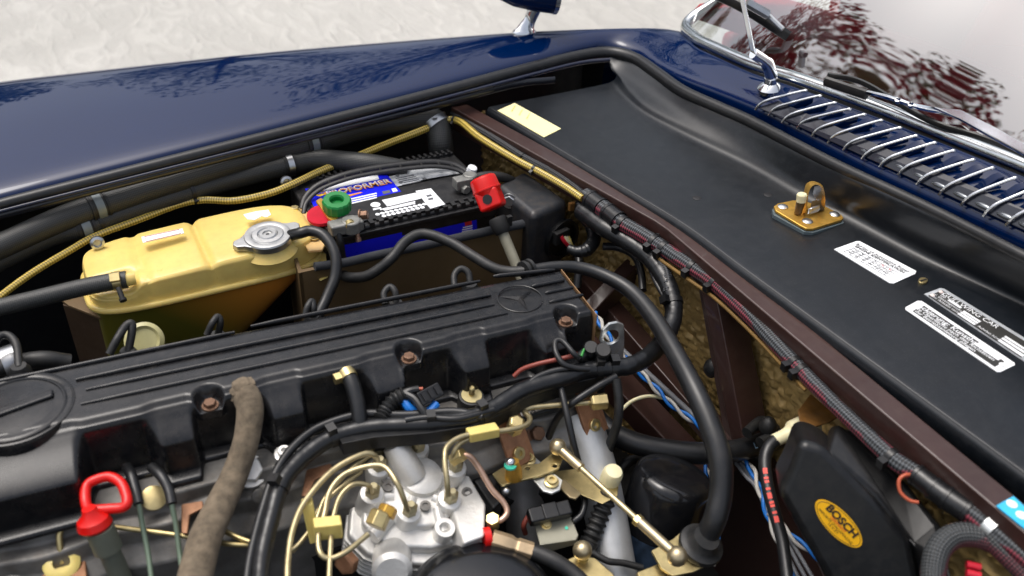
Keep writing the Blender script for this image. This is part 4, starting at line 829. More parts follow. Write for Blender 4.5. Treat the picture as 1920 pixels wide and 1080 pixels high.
# wires at the rear of the valve cover
sens = thing('sensor_plugs', 'two round black sensor plugs beside the lifting eye', 'plug', S(1110, 670, .74))
for x, y, r in ((1107, 655, .011), (1130, 660, .012)): obj('plug_cap', lathe([(r, -.02), (r, .006), (r*.85, .009), (r*.3, .009)], S(x, y, .775), (-.2, -.4, .9), 20), BLKP, sens, angle=30)
obj('plug_barrel', sweep([S(1085, 672, .768), S(1100, 660, .77)], .008, 12), BLKP, sens)
hose('sensor_wire', [(1086, 672, .77), (1075, 662, .778), (1055, 640, .785), (1042, 640, .785), (1042, 660, .78), (1056, 682, .772), (1080, 690, .766), (1105, 692, .762)], 11, RUBS, None, 'looped black wire at the rear of the valve cover', 'wire')
hose('sensor_wire', [(1105, 654, .772), (1085, 664, .768), (1050, 673, .762), (1010, 682, .755), (980, 692, .745), (963, 706, .735)], 9, BRNW, None, 'reddish brown wire lying against the valve cover', 'wire')
hose('sensor_wire', [(1112, 650, .78), (1104, 646, .783), (1096, 654, .779), (1090, 668, .775)], 5, GRNW, None, 'short green wire between the sensor plugs', 'wire')
hose('sensor_wire', [(1065, 690, .765), (1030, 698, .762), (1000, 712, .758), (975, 740, .75), (960, 765, .735), (955, 790, .715)], 12, RUBS, None, 'black wire dropping from the looped wire towards the pump', 'wire')
hose('sensor_wire', [(1050, 722, .742), (1058, 755, .73), (1066, 790, .715), (1075, 830, .69), (1085, 870, .66)], 13, RUBS, None, 'black wire hanging straight past the copper clips', 'wire')
hose('sensor_wire', [(1155, 706, .745), (1120, 725, .74), (1075, 755, .725), (1045, 785, .69), (1025, 830, .65), (1020, 860, .62)], 14, RUBS, None, 'black wire sweeping under the tray behind the fuel pipe', 'wire')
hose('sensor_wire', [(1155, 710, .745), (1160, 750, .72), (1158, 790, .69), (1145, 830, .65), (1130, 870, .61)], 18, RUB, None, 'thick black cable falling beside the copper clip', 'cable')
hose('sensor_wire', [(1164, 770, .60), (1185, 752, .605), (1215, 743, .61), (1250, 748, .60), (1280, 760, .59)], 7, CREAM, None, 'thin cream wire crossing the dark gap behind the engine', 'wire')
# multi-plug beside the valve cover
mp = thing('multi_plug', 'open black multi plug with blue wires beside the valve cover', 'connector', S(800, 770, .72))
mc = S(803, 742, .745); _, ma, mb_ = frame((.1, -.6, .8), hint=(1, .25, 0))
obj('plug_shell', box(mc, ma*.036, mb_*.020, V((.1, -.6, .8)).normalized()*.022), BLKP, mp, bevel=.002)
for k in range(3): obj('plug_slot', box(mc+V((.1, -.6, .8)).normalized()*.0112+ma*(k-1)*.0105, ma*.006, mb_*.012, V((.1, -.6, .8)).normalized()*.004), INK, mp)
obj('plug_wire', sweep(catmull([S(760, 752, .74), S(768, 764, .735), S(778, 770, .73)], 4), .0065, 10), BLUEW, mp)
obj('plug_wire', sweep(catmull([S(818, 756, .738), S(810, 766, .735), S(800, 773, .732)], 4), .006, 10), BLUEW, mp)
obj('plug_wire', sweep(catmull([S(752, 742, .748), S(768, 733, .752), S(785, 730, .752)], 4), .0055, 10), RUBS, mp)
obj('plug_wire', sweep(catmull([S(783, 729, .753), S(793, 729, .753)], 3), .0022, 8), ORGW, mp)
obj('plug_wire', sweep(catmull([S(760, 738, .75), S(778, 748, .748), S(790, 765, .742), S(800, 780, .735)], 4), .0055, 10), RUBS, mp)
obj('plug_boot', sweep(catmull([S(760, 738, .748), S(740, 750, .742), S(725, 768, .735), S(715, 785, .73)], 8), [.010+.0018*math.sin(k*2.0) for k in range(25)], 16), RUB, mp, angle=70)
mp.location = mp.location+(CAM-mc).normalized()*.022
# ================================================================== lower right: radiator hose, filter, linkage
rh, D, R = hose('radiator_hose', [(1110, 775, .60), (1129, 797, .60), (1167, 822, .595), (1230, 841, .59), (1316, 850, .585), (1384, 844, .58), (1445, 826, .575), (1490, 805, .57)], 42, RUBS, None, 'fat black coolant hose running behind the oil filter', 'hose', n=24)
ii = near(D, 1425, 835); tt = (D[ii+1]-D[ii-1]).normalized(); upv = (CAM-D[ii]).normalized(); nn = (upv-tt*upv.dot(tt)).normalized(); tv_ = nn.cross(tt)
text('L 028411', D[ii]+nn*(R[ii]+.0002), tt*.010, tv_*.010, M('pale_blue_ink', rgb(120, 150, 175), .5), rh, lift=.0004)
of = thing('oil_filter', 'glossy black oil filter canister below the radiator hose', 'oil filter', S(1210, 1060, .45))
o0 = S(1263, 897, .60); o1 = S(1220, 1022, .485); oa = (o0-o1).normalized(); orad = 78*mpp(o0)
obj('canister', lathe([(orad*.94, -.13), (orad*.97, -.12), (orad*.98, -.01), (orad*.95, .002), (orad*.88, .008), (orad*.80, .0105), (orad*.55, .0125), (orad*.2, .0128), (.0003, .013)], o0, oa, 64, sq=lambda t: 1+.006*math.cos(12*t)), M('filter_black', rgb(20, 21, 24), .16, var=.15, vs=30, bump=.1, bs=120, dust=.05), of, angle=50)
obj('filter_label', lathe([(orad*.985, -.125), (orad*.985, -.085)], o0, oa, 64, cap=False), M('filter_print', rgb(40, 54, 72), .4, var=.6, vs=40), of)
obj('filter_band', lathe([(orad*.955, -.142), (orad*.97, -.140), (orad*.97, -.134), (orad*.955, -.132)], o0, oa, 64, cap=False), STEEL, of)
obj('filter_seat', lathe([(orad*1.05, -.19), (orad*1.0, -.15), (orad*.9, -.14)], o0, oa, 40), ALU, of)
gp, D, R = hose('drain_hose', [(1155, 905, .52), (1165, 880, .54), (1185, 862, .55), (1210, 868, .54)], 18, RUB, None, 'small black hose tucked behind the oil filter', 'hose')
# throttle linkage
tl = thing('throttle_linkage', 'brass coloured lever plates joined by a long diagonal control rod', 'linkage', S(1100, 960, .58))
def plate(name, pts, z, n, t, mat, parent, holes=(), bevel=.001, dz=0):
    return obj(name, prism([S(x, y, z) for x, y in pts], n, t, holes=[(S(hx, hy, z), hr) for hx, hy, hr in holes]), mat, parent, bevel=bevel)
plate('lever_plate', [(923, 888), (950, 871), (1010, 869), (1030, 853), (1035, 848), (1056, 858), (1048, 878), (1015, 891), (940, 910)], .655, (0, 0, 1), .004, ZINC, tl, holes=[(1040, 873, .0035), (989, 878, .003)])
plate('pivot_plate', [(975, 868), (985, 855), (1002, 855), (1030, 880), (1055, 900), (1050, 918), (1035, 925), (1018, 920), (1000, 900)], .648, (0, 0, 1), .004, ZINCW, tl)
for x, y in ((991, 862), (1034, 904)): obj('cap_screw', lathe([(.0105, 0), (.0105, .002), (.0075, .003), (.0075, .007), (.004, .007), (.004, .004), (.0003, .004)], S(x, y, .65), (0, -.1, 1), 20), ZINC, tl, angle=30)
obj('gold_cone', lathe([(.0125, 0), (.0115, .012), (.0075, .026), (.007, .030)], S(963, 894, .656), (0, .05, 1), 24), GOLD, tl)
obj('stud_ball', ball(S(957, 867, .685), .0075), CHROME, tl); obj('teal_washer', lathe([(.0088, -.0015), (.0088, .0015)], S(957, 873, .682), (0, .05, 1), 20), M('teal_mark', rgb(60, 190, 160), .4), tl)
rA, rB = S(1046, 838, .672), S(1270, 1043, .655)
obj('ball_joint', ball(rA, .0125), M('brass_dull', (.52, .43, .27, 1), .34, .85, var=.15), tl); obj('ball_joint', ball(rB, .0135), bpy.data.materials['brass_dull'], tl)
rd = (rB-rA).normalized()
obj('rod_sleeve', sweep([rA+rd*.008, rA+rd*.048], .0072, 14), bpy.data.materials['brass_dull'], tl); obj('rod_sleeve', sweep([rB-rd*.066, rB-rd*.008], .0072, 14), bpy.data.materials['brass_dull'], tl)
obj('control_rod', sweep([rA+rd*.04, rB-rd*.05], .0042, 14), ZINCP, tl)
obj('rod_nut', lathe([(.0085, 0), (.0085, .008)], rB-rd*.074, rd, 6), ZINC, tl, bevel=.0005)
plate('bell_bracket', [(1030, 885), (1085, 878), (1120, 905), (1160, 912), (1158, 930), (1130, 945), (1090, 928), (1060, 925), (1040, 905)], .625, (-.2, -.5, .85), .004, ZINC, tl)
plate('bell_arm', [(1040, 905), (1058, 898), (1090, 925), (1080, 935), (1068, 932)], .632, (0, 0, 1), .004, M('bronze', (.36, .29, .17, 1), .4, .8, var=.2), tl)
obj('white_bush', lathe([(.014, -.028), (.015, -.02), (.015, .004), (.012, .010), (.006, .0115), (.0005, .012)], S(1148, 890, .64), (.05, -.2, 1), 24), CREAM, tl)
ends_ = [S(1142, 925, .62), S(1128, 960, .60), S(1116, 990, .585), S(1104, 1018, .57), S(1095, 1035, .56)]
dn = catmull(ends_, 14); obj('bellows', sweep(dn, [.0125+(.0022*math.sin(i*1.15) if i < 40 else .001) for i in range(len(dn))], 20), RUB, tl, angle=70)
# connector on a grey bracket
mv = thing('switch_block', 'black switch block on a grey metal bracket beside the fuel pump', 'switch', S(1040, 1010, .50))
q = [S(x, y, .60) for x, y in ((1000, 975), (1070, 966), (1085, 1003), (1080, 1013), (1013, 1022))]
obj('bracket', prism(q, (-.1, -.35, .93), .004), M('grey_plate', rgb(156, 154, 138), .5, .3, var=.1), mv, bevel=.0015)
obj('bracket', prism([q[2]-V((0, 0, .0045)), q[3], q[4], q[4]-V((0, 0, .02)), q[2]-V((0, 0, .02))], (0, -1, 0), .003), bpy.data.materials['grey_plate'], mv, bevel=.001)
sb = S(1030, 962, .615); sx = (S(1068, 952, .615)-S(990, 970, .615)).normalized(); sn = V((-.1, -.35, .93)).normalized(); sy = sn.cross(sx)
obj('switch_body', box(sb, sx*.062, sy*.022, sn*.020), BLKP, mv, bevel=.003); obj('switch_ridge', box(sb+sn*.010, sx*.022, sy*.023, sn*.006), BLKP, mv, bevel=.002)
bolt('bracket_screw', S(1024, 983, .602), sn, .0062, ZINC, mv, h=.005); obj('paint_dot', lathe([(.0025, 0), (.0025, .0006)], S(1062, 990, .6015), sn, 12), bpy.data.materials['teal_mark'], mv)
hose('switch_wire', [(1075, 978, .60), (1090, 965, .605), (1096, 945, .61), (1096, 925, .61)], 13, RUBS, mv); hose('switch_wire', [(990, 968, .60), (982, 985, .59), (985, 1000, .57)], 10, BRNW, mv)
# lower levers and the boot
ll = thing('idle_lever', 'brass coloured lower lever with a ball end beside the rubber boot', 'lever', S(1150, 1075, .52))
obj('ball_joint', ball(S(1092, 1032, .605), .0135), bpy.data.materials['brass_dull'], ll); obj('ball_stem', sweep([S(1092, 1032, .60), S(1093, 1052, .58)], .0075, 14), ZINC, ll)
plate('lever_plate', [(1060, 1050), (1082, 1040), (1115, 1045), (1150, 1075), (1165, 1100), (1090, 1110), (1075, 1080)], .585, (-.1, -.2, 1), .008, ZINC, ll, bevel=.002)
plate('lever_arm', [(1195, 1072), (1245, 1052), (1275, 1058), (1285, 1066), (1245, 1090), (1200, 1110)], .60, (0, -.3, 1), .010, ZINC, ll, bevel=.002)
bt = thing('rubber_boot', 'round black rubber boot on a brass coloured flange plate', 'boot', S(1300, 1060, .55))
plate('flange_plate', [(1222, 1032), (1262, 1010), (1283, 992), (1300, 1000), (1335, 1055), (1300, 1072), (1262, 1080), (1240, 1065)], .612, (.05, -.25, 1), .005, ZINC, bt, holes=[(1298, 1050, .003)])
obj('boot_disc', lathe([(.030, 0), (.0315, .004), (.0305, .010), (.026, .012), (.022, .016), (.018, .026)], S(1311, 1026, .615), (D[0]-D[0]+V((.12, -.25, 1))), 32), RUB, bt, angle=40)
hose('idle_cable', [(1110, 1036, .575), (1140, 1052, .57), (1170, 1056, .565), (1205, 1065, .56)], 13, RUB, None, 'black cable between the two lower brass levers', 'cable')
# ================================================================== right: fuse box, cream connector, twisted wires
fb = thing('fuse_box', 'black plastic box with a yellow oval maker sticker', 'box', S(1600, 1080, .55))
f0 = [S(1489, 840, .745), S(1548, 797, .745), S(1600, 800, .745), S(1735, 955, .745), S(1760, 1010, .745), S(1765, 1150, .745), S(1660, 1180, .745), S(1600, 1120, .745), S(1462, 925, .745), S(1482, 885, .745)]
zc = sum(f0, V((0, 0, 0)))/len(f0)
tops = [p.lerp(zc, .0) for p in f0]
_n = V((-.62, -.66, .42)).normalized()
def Fb(px, py, k=0):                     # leaning face that carries the sticker
    o = S(1575, 980, .735); d = ray(px, py); return CAM+d*((o-CAM).dot(_n)/d.dot(_n))+_n*k
fo_ = [Fb(*p) for p in ((1500, 825), (1546, 838), (1640, 930), (1710, 1010), (1740, 1180), (1600, 1180), (1458, 925), (1478, 885))]
obj('box_face', prism(fo_, _n, .10), BLKP, fb, bevel=.012, seg=4)
sh = [Fb(1546, 838, .001), S(1556, 792, .765), S(1600, 800, .775), S(1705, 905, .775), S(1770, 985, .77), S(1790, 1100, .76), Fb(1712, 1012, .001), Fb(1640, 930, .001)]
cen = sum(sh, V((0, 0, 0)))/len(sh)
low = [p-V((-.03, -.01, .09)) for p in sh]
n8 = len(sh); obj('box_lid', (sh+low, [tuple(range(n8)), tuple(range(2*n8-1, n8-1, -1))]+[(i, n8+i, n8+(i+1) % n8, (i+1) % n8) for i in range(n8)]), BLKP, fb, bevel=.012, seg=4)
sc_ = Fb(1572, 981, .0012); sa = (Fb(1612, 1024, .0012)-Fb(1532, 939, .0012)).normalized(); sb_ = _n.cross(sa)
r1, r2 = (Fb(1612, 1024)-Fb(1532, 939)).length/2, .0155
def ell(a, b, off): return [sc_+sa*(a*math.cos(t*math.pi/24))+sb_*(b*math.sin(t*math.pi/24))+_n*off for t in range(48)]
st = obj('maker_sticker', prism(ell(r1, r2, .0005), _n, .001), M('sticker_yellow', rgb(238, 178, 10), .4, var=.04), fb)
e_ = ell(r1*.93, r2*.9, .0006); obj('sticker_line', sweep(e_+[e_[0]], .00035, 6, caps=False), INK, st)
text('BOSCH', sc_+sb_*.0052+_n*.0006, sa*.0115, sb_*.0095, INK, st, bold=.05)
text('GERMANY', sc_-sb_*.001+_n*.0006, sa*.0042, sb_*.0036, REDI, st); text('IMPORTE D\'ALLEMAGNE', sc_-sb_*.0052+_n*.0006, sa*.0040, sb_*.0034, INK, st); text('14 V ET', sc_-sb_*.0092+_n*.0006, sa*.0040, sb_*.0034, INK, st)
cn = thing('cable_boot', 'cream rubber connector boot on a rusty bracket', 'connector', S(1500, 830, .66))
cbA, cbB = S(1452, 826, .70), S(1528, 792, .715)
obj('boot', sweep(catmull([cbA, cbA.lerp(cbB, .35), cbA.lerp(cbB, .5), cbB], 5), [.0095]*3+[.0098, .0105, .0115, .013, .0145, .0158, .0165]+[.017]*5+[.0165], 20), CREAM, cn, angle=60)
plate('rusty_bracket', [(1496, 770), (1520, 738), (1572, 782), (1556, 792), (1530, 800), (1500, 790)], .735, (-.4, -.4, .8), .006, RUST, cn, bevel=.002)
sc2, D, R = hose('starter_cable', [(1454, 826, .70), (1440, 842, .695), (1434, 870, .685), (1441, 920, .67), (1455, 970, .655), (1468, 1020, .64), (1478, 1100, .62)], 24, RUBS, None, 'black cable with red print hanging from the cream connector boot', 'cable', n=18)
for k in range(9):
    x, y = 1435+k*2.6, 888+k*11; i = near(D, x, y); nn = (CAM-D[i]).normalized(); T = (D[i+1]-D[i-1]).normalized(); nn = (nn-T*nn.dot(T)).normalized(); s_ = nn.cross(T)
    c = D[i]+nn*R[i]*.97; wd = .0035 if k % 4 else .0085
    obj('red_print', box(c, T*wd, s_*R[i]*.7, nn*.0012), M('print_red', rgb(214, 60, 44), .5) if 'print_red' not in bpy.data.materials else bpy.data.materials['print_red'], sc2)
def twisted(pts, label, w=8, n=3, turns=70, mats=None):
    D, R = path(pts, w, 12); t = thing('twisted_wires', label, 'wires', D[-1]); L = 0; prev = D[0]
    fr = [(D[min(i+1, len(D)-1)]-D[max(i-1, 0)]).normalized() for i in range(len(D))]; Ls = [0]
    for i in range(1, len(D)): Ls.append(Ls[-1]+(D[i]-D[i-1]).length)
    for k, m in enumerate(mats or (BLUEW, WHITEW)):
        P = []
        for i in range(len(D)):
            _, a, b = frame(fr[i]); ph = Ls[i]*turns*2*math.pi/2.2+k*2*math.pi/len(mats or (1, 1)); P.append(D[i]+a*(R[i]*math.cos(ph))+b*(R[i]*math.sin(ph)))
        obj('wire', sweep(P, [r*.85 for r in R], 8), m, t, angle=70)
    return t
twisted([(1117, 588, .66), (1135, 622, .655), (1165, 662, .645), (1199, 697, .635), (1235, 734, .62), (1268, 766, .61), (1317, 803, .595), (1345, 838, .58)], 'blue and white twisted wires between two brown frame tubes', turns=34)
hose('grey_cable', [(1110, 590, .64), (1150, 640, .632), (1220, 705, .618), (1290, 770, .60), (1340, 820, .585)], 11, M('grey_sleeve', rgb(110, 112, 116), .5), None, 'grey cable lying alongside the upper twisted wires', 'cable')
tw = twisted([(1395, 860, .56), (1412, 885, .555), (1424, 915, .55), (1440, 964, .54), (1465, 1030, .53), (1490, 1100, .52)], 'blue and white twisted wires hanging below the radiator hose', 9, turns=30)
twisted([(1440, 960, .545), (1489, 1009, .54), (1525, 1038, .535), (1560, 1066, .53), (1600, 1100, .52)], 'blue and white twisted wires running under the fuse box', 9, turns=30)
twisted([(1322, 872, .50), (1332, 905, .495), (1342, 950, .48), (1345, 1000, .46), (1335, 1060, .44)], 'blue and white twisted wires behind the thick looping hose', 8, turns=30)
for k in range(3): hose('grey_cable', [(1380+k*9, 868, .55), (1400+k*8, 895, .545), (1418+k*4, 915, .545), (1450+k*8, 985, .535), (1500+k*14, 1090, .52)], 8, bpy.data.materials['grey_sleeve'], None, ('first', 'second', 'third')[k]+' thin grey cable tied to the hanging twisted wires', 'cable')
# loops at the right edge
hose('earth_lead', [(1718, 895, .80), (1700, 890, .805), (1686, 900, .80), (1688, 922, .79), (1705, 938, .785), (1722, 942, .785)], 7, ORGW, None, 'orange wire loop beside the loom at the fuse box', 'wire')
hose('loop_loom', [(1930, 1060, .79), (1880, 1025, .79), (1835, 1005, .79), (1790, 1005, .785), (1760, 1030, .775), (1750, 1075, .76), (1752, 1120, .75)], 46, LOOPB, None, 'thick braided loom curling round beside the fuse box', 'wiring loom', n=22)
hose('loop_loom', [(1850, 1000, .795), (1880, 1030, .79), (1915, 1065, .785), (1960, 1110, .78)], 44, LOOPB, None, 'black braided loom end below the tied grey loom', 'wiring loom', n=22)
for k in range(2): hose('red_plug', [(1812, 1058+k*16, .76), (1838, 1064+k*16, .76)], 15, REDW, None, ('upper' if k == 0 else 'lower')+' short red cable inside the curled loom', 'cable')
bs_ = [S(x, y, .837) for x, y in ((1868, 948), (1900, 930), (1935, 962), (1935, 1002))]
bst = obj('blue_sticker', prism(bs_, (0, 0, 1), .001), M('cyan_label', rgb(60, 180, 226), .35), car)
for x, y in ((1897, 945), (1915, 966)): obj('sticker_print', lathe([(.006, 0), (.006, .0004)], S(x, y, .8372), (0, 0, 1), 14), WHITE, bst)
# ================================================================== on the black tray: latch, labels, plates
la = thing('bonnet_latch', 'gold zinc bonnet latch screwed to the black tray', 'latch', tray(1515, 395))
lz = tray(1515, 400).z
def Lq(pts, z): return [S(x, y, z) for x, y in pts]
obj('gasket', prism(Lq(((1448, 392), (1480, 378), (1545, 390), (1582, 408), (1582, 418), (1525, 436), (1508, 434), (1450, 402)), lz+.004), (0, 0, 1), .008), M('clear_gasket', rgb(92, 104, 108), .25, var=.2), la, bevel=.001)
obj('base_plate', prism(Lq(((1451, 386), (1458, 381), (1487, 375), (1496, 375), (1545, 385), (1578, 402), (1582, 408), (1578, 412), (1525, 428), (1512, 428), (1500, 422), (1454, 394)), lz+.010), (0, 0, 1), .005), GOLD, la, bevel=.0015)
for x, y in ((1468, 388), (1514, 415), (1565, 402)): obj('screw', lathe([(.0088, -.001), (.0088, .001), (.006, .003), (.0005, .0035)], S(x, y, lz+.010), (0, 0, 1), 22), STEEL, la); 
lu = V((0, 0, 1))
obj('strap_loop', sweep(catmull([S(1508, 400, lz+.012), S(1510, 375, lz+.030), S(1514, 352, lz+.050), S(1524, 343, lz+.058), S(1538, 347, lz+.056), S(1543, 360, lz+.045), S(1543, 385, lz+.022)], 6), .014, 4, flat=.14), GOLD, la)
obj('catch_hook', prism([S(x, y, lz+.040)+V((0, .004, 0)) for x, y in ((1534, 354), (1543, 352), (1547, 362), (1545, 376), (1537, 379), (1531, 368))], (-.3, -1, .2), .008), STEEL, la, bevel=.001)
obj('spring_pin', sweep([S(1496, 400, lz+.012), S(1502, 377, lz+.034)], [.006, .0075], 14), M('pin_brown', rgb(104, 84, 58), .4, .6, var=.2), la)
obj('pin_tip', lathe([(.0078, 0), (.0085, .012), (.007, .014), (.0005, .0142)], S(1502, 378, lz+.034), S(1502, 370, lz+.044)-S(1500, 385, lz+.030), 18), CREAM, la)
obj('coil_spring', sweep([S(1518+16*t/40, 396-6*t/40, lz+.020)+V((0, .0, .006))*math.sin(t*1.25)+V((.004, 0, 0))*math.cos(t*1.25) for t in range(41)], .0016, 6), STEEL, la)
obj('side_lug', prism([S(x, y, lz+.012) for x, y in ((1520, 400), (1546, 394), (1546, 372), (1524, 378))], (0, -1, .2), .003), M('lug_dark', rgb(96, 76, 44), .45, .6), la, bevel=.0006)
def sheet(name, pts, mat, label=None, up=.0015, t=.0012, bevel=0):
    return obj(name, prism([tray(x, y, up) for x, y in pts], (0, 0, 1), t), mat, car, bevel=bevel)
ys = sheet('paper_label', [(933, 207), (965, 193), (1052, 241), (1020, 257)], PALEY); ys['label'] = 'pale yellow paper label on the black tray'
for k in range(3):
    a, b = (958+k*14, 208+k*7), (965+k*14, 197+k*7)
    obj('print_line', prism([tray(a[0], a[1], .0022), tray(b[0], b[1], .0022), tray(b[0]+2, b[1]+1, .0022), tray(a[0]+2, a[1]+1, .0022)], (0, 0, 1), .0003), M('faint_print', rgb(222, 204, 130), .5) if 'faint_print' not in bpy.data.materials else bpy.data.materials['faint_print'], ys)
WP_ = [(1564, 467), (1606, 452), (1612, 452), (1718, 508), (1716, 513), (1676, 531), (1668, 530)]
wl = sheet('service_label', WP_, WHITE); wl['label'] = 'white service label with handwritten grid on the black tray'
def quadmap(q, s, t, up):                # s along the long side, t across
    a = [tray(*p, up) for p in q]; return a[0].lerp(a[1], s).lerp(a[3].lerp(a[2], s), t)
def lines(q, items, parent, up=.0022):
    for txt, s, t, h, mat, bold in items:
        o = quadmap(q, s, t, up); ex = (quadmap(q, 1, t, up)-quadmap(q, 0, t, up)).normalized(); ey = (quadmap(q, s, 0, up)-quadmap(q, s, 1, up)); ey = (ey-ex*ey.dot(ex)).normalized()
        text(txt, o, ex*h, ey*h, mat, parent, bold=bold, lift=.0002)
q1_ = [(1608, 453), (1716, 510), (1672, 531), (1566, 468)]
lines(q1_, [('Bureau of Automotive Repair', .5, .14, .0060, INK, 0), ('ENGINE IDENTIFICATION', .5, .28, .0058, INK, .02)], wl)
for t in (.42, .56, .70, .84):
    obj('grid_line', sweep([quadmap(q1_, .08+.01*k, t, .002) for k in range(0, 80)], .0003, 4), GREYI, wl)
for k in range(8): obj('grid_line', sweep([quadmap(q1_, .1+k*.1, .42, .002), quadmap(q1_, .1+k*.1, .84, .002)], .0003, 4), GREYI, wl)
random.seed(3)
for r_ in range(3):
    for k in range(6):
        s0 = .14+k*.12; t0 = .47+r_*.13; P = [quadmap(q1_, s0+.012*j, t0+random.uniform(-.03, .04), .0021) for j in range(5)]
        obj('handwriting', sweep(catmull(P, 3), .00035, 4), REDI if k > 3 and r_ == 0 else INK, wl)
sw = sheet('tray_screw', [(1731+9*math.cos(a*.5236), 525+5.5*math.sin(a*.5236)) for a in range(12)], ZINC, up=.003, t=.004, bevel=.0008)
obj('screw_slot', prism([tray(1724, 526, .0034), tray(1737, 522, .0034), tray(1738, 524, .0034), tray(1725, 528, .0034)], (0, 0, 1), .0004), INK, sw)
PLB = M('plate_black', rgb(62, 62, 60), .35, .2, var=.1)
q2_ = [(1765, 540), (1945, 650), (1912, 672), (1733, 552)]
p1 = sheet('maker_plate', [(1733, 551), (1763, 540), (1770, 541), (1945, 648), (1940, 690)], SILVL, up=.002); p1['label'] = 'riveted identification plate with fields on the black tray'
obj('plate_field', prism([quadmap(q2_, *c, .0026) for c in ((.03, .10), (1, .10), (1, .92), (.03, .92))], (0, 0, 1), .0004), PLB, p1)
lines(q2_, [('GULLWING CAR', .36, .25, .0092, WHITE, .0), ('Typ', .10, .42, .005, WHITE, 0), ('zul. Gesamtgewicht kg', .20, .60, .0048, WHITE, 0), ('zul. Achslast vorn kg', .22, .78, .0048, WHITE, 0), ('zul. Achslast hinten kg', .66, .78, .0048, WHITE, 0)], p1, .0032)
for s0, s1, t0, t1 in ((.16, .30, .36, .48), (.34, .52, .46, .56), (.34, .52, .60, .70), (.34, .52, .74, .86), (.76, 1.0, .40, .5), (.76, 1.0, .55, .66), (.76, 1.0, .72, .86)):
    obj('blank_field', prism([quadmap(q2_, *c, .0031) for c in ((s0, t0), (s1, t0), (s1, t1), (s0, t1))], (0, 0, 1), .0003), WHITE, p1)
for s0, t0 in ((.045, .25), (.045, .75)): obj('rivet', ball(quadmap(q2_, s0, t0, .003), .0035, 12, 6, (1, 1, .5)), M('rivet_pink', rgb(222, 206, 200), .4) if 'rivet_pink' not in bpy.data.materials else bpy.data.materials['rivet_pink'], p1)
q3_ = [(1726, 565), (1903, 682), (1873, 697), (1698, 578)]
p2 = sheet('paint_plate', [(1698, 576), (1720, 564), (1728, 564), (1902, 680), (1903, 684), (1876, 697), (1870, 697), (1698, 580)], WHITE, up=.002); p2['label'] = 'white bordered paint code plate on the black tray'
obj('plate_field', prism([quadmap(q3_, *c, .0026) for c in ((.06, .12), (.94, .12), (.94, .88), (.06, .88))], (0, 0, 1), .0004), PLB, p2)
lines(q3_, [('Lackierung: Kunstharz-', .38, .30, .0094, WHITE, .02), ('Bitte Oberfläche nach den Richtlinien', .44, .55, .0068, WHITE, .01), ('der Betriebsanleitung pflegen', .40, .76, .0064, WHITE, .01)], p2, .0032)
obj('blank_field', prism([quadmap(q3_, *c, .0031) for c in ((.66, .14), (.90, .14), (.90, .42), (.66, .42))], (0, 0, 1), .0003), WHITE, p2)
for s0 in (.045, .955): obj('rivet', ball(quadmap(q3_, s0, .5, .003), .0045, 12, 6, (1, 1, .4)), WHITE, p2)
for x, y in ((1307, 371), (1440, 365)): obj('tar_spot', ball(tray(x, y, .0), .008, 10, 6, (1, 1, .12)), INK, car)
# ================================================================== injection pump and its pipes
ip = thing('injection_pump', 'cast aluminium fuel injection pump with brass coloured pipe nuts', 'pump', S(770, 1040, .50))
pn = V((.05, -.30, .95)).normalized(); po = S(770, 920, .665)
def Pp(px, py, k=0):
    d = ray(px, py); return CAM+d*((po-CAM).dot(pn)/d.dot(pn))+pn*k
body = [(660, 925), (668, 900), (695, 885), (722, 862), (735, 840), (765, 832), (795, 838), (825, 856), (862, 880), (885, 905), (912, 950), (915, 1000), (880, 1030), (820, 1045), (740, 1040), (690, 1020), (655, 985)]
def shrink(pts, f): cx = sum(p[0] for p in pts)/len(pts); cy = sum(p[1] for p in pts)/len(pts); return [(cx+(x-cx)*f, cy+(y-cy)*f) for x, y in pts]
pb = obj('pump_body', prism([Pp(*p, -.028) for p in body], pn, .06), ALUB, ip, bevel=.006, seg=3)
obj('pump_deck', prism([Pp(*p, -.012) for p in shrink(body, .80)], pn, .03), ALUB, ip, bevel=.006, seg=3)
obj('pump_deck', prism([Pp(*p, -.002) for p in shrink(body, .50)], pn, .03), ALUB, ip, bevel=.005, seg=3)
for xa, ya, xb, yb in ((781, 846, 790, 895), (696, 932, 740, 930), (765, 966, 775, 930), (841, 942, 810, 930), (851, 883, 810, 900), (708, 882, 750, 905), (832, 995, 820, 950), (700, 1000, 740, 960)): obj('pump_web', sweep([Pp(xa, ya, -.010), Pp(xb, yb, -.006)], [.014, .009], 12, flat=.8), ALUB, ip)
for k in range(5): obj('pump_fin', prism([Pp(*p, -.040-.012*k) for p in shrink(body, 1.04)], pn, .004), ALUB, ip, bevel=.0015)
obj('pump_cylinder', lathe([(.020, -.01), (.021, .0), (.019, .03), (.0165, .045), (.010, .048), (.0005, .0485)], Pp(768, 890, .004), V((-.25, .55, .75)), 28), ALUB, ip, angle=40)
obj('pump_dome', lathe([(.030, -.004), (.028, .006), (.02, .010), (.0005, .011)], Pp(790, 895, .0), pn, 28), ALUB, ip)
NUTS = [(781, 846), (696, 932), (765, 966), (841, 942), (851, 883), (708, 882)]
for x, y in NUTS:
    c = Pp(x, y, 0); b0 = obj('outlet_boss', lathe([(.021, -.035), (.0185, -.02), (.0170, .006), (.0155, .011), (.012, .0125)], c, pn, 24), ALUB, ip, angle=40)
    obj('pipe_nut', lathe([(.0105, .012), (.0105, .024), (.0085, .026), (.0058, .028), (.005, .034)], c, pn, 6), M('nut_bronze', (.46, .40, .24, 1), .4, .85, var=.2, vs=60) if 'nut_bronze' not in bpy.data.materials else bpy.data.materials['nut_bronze'], b0, bevel=.0006)
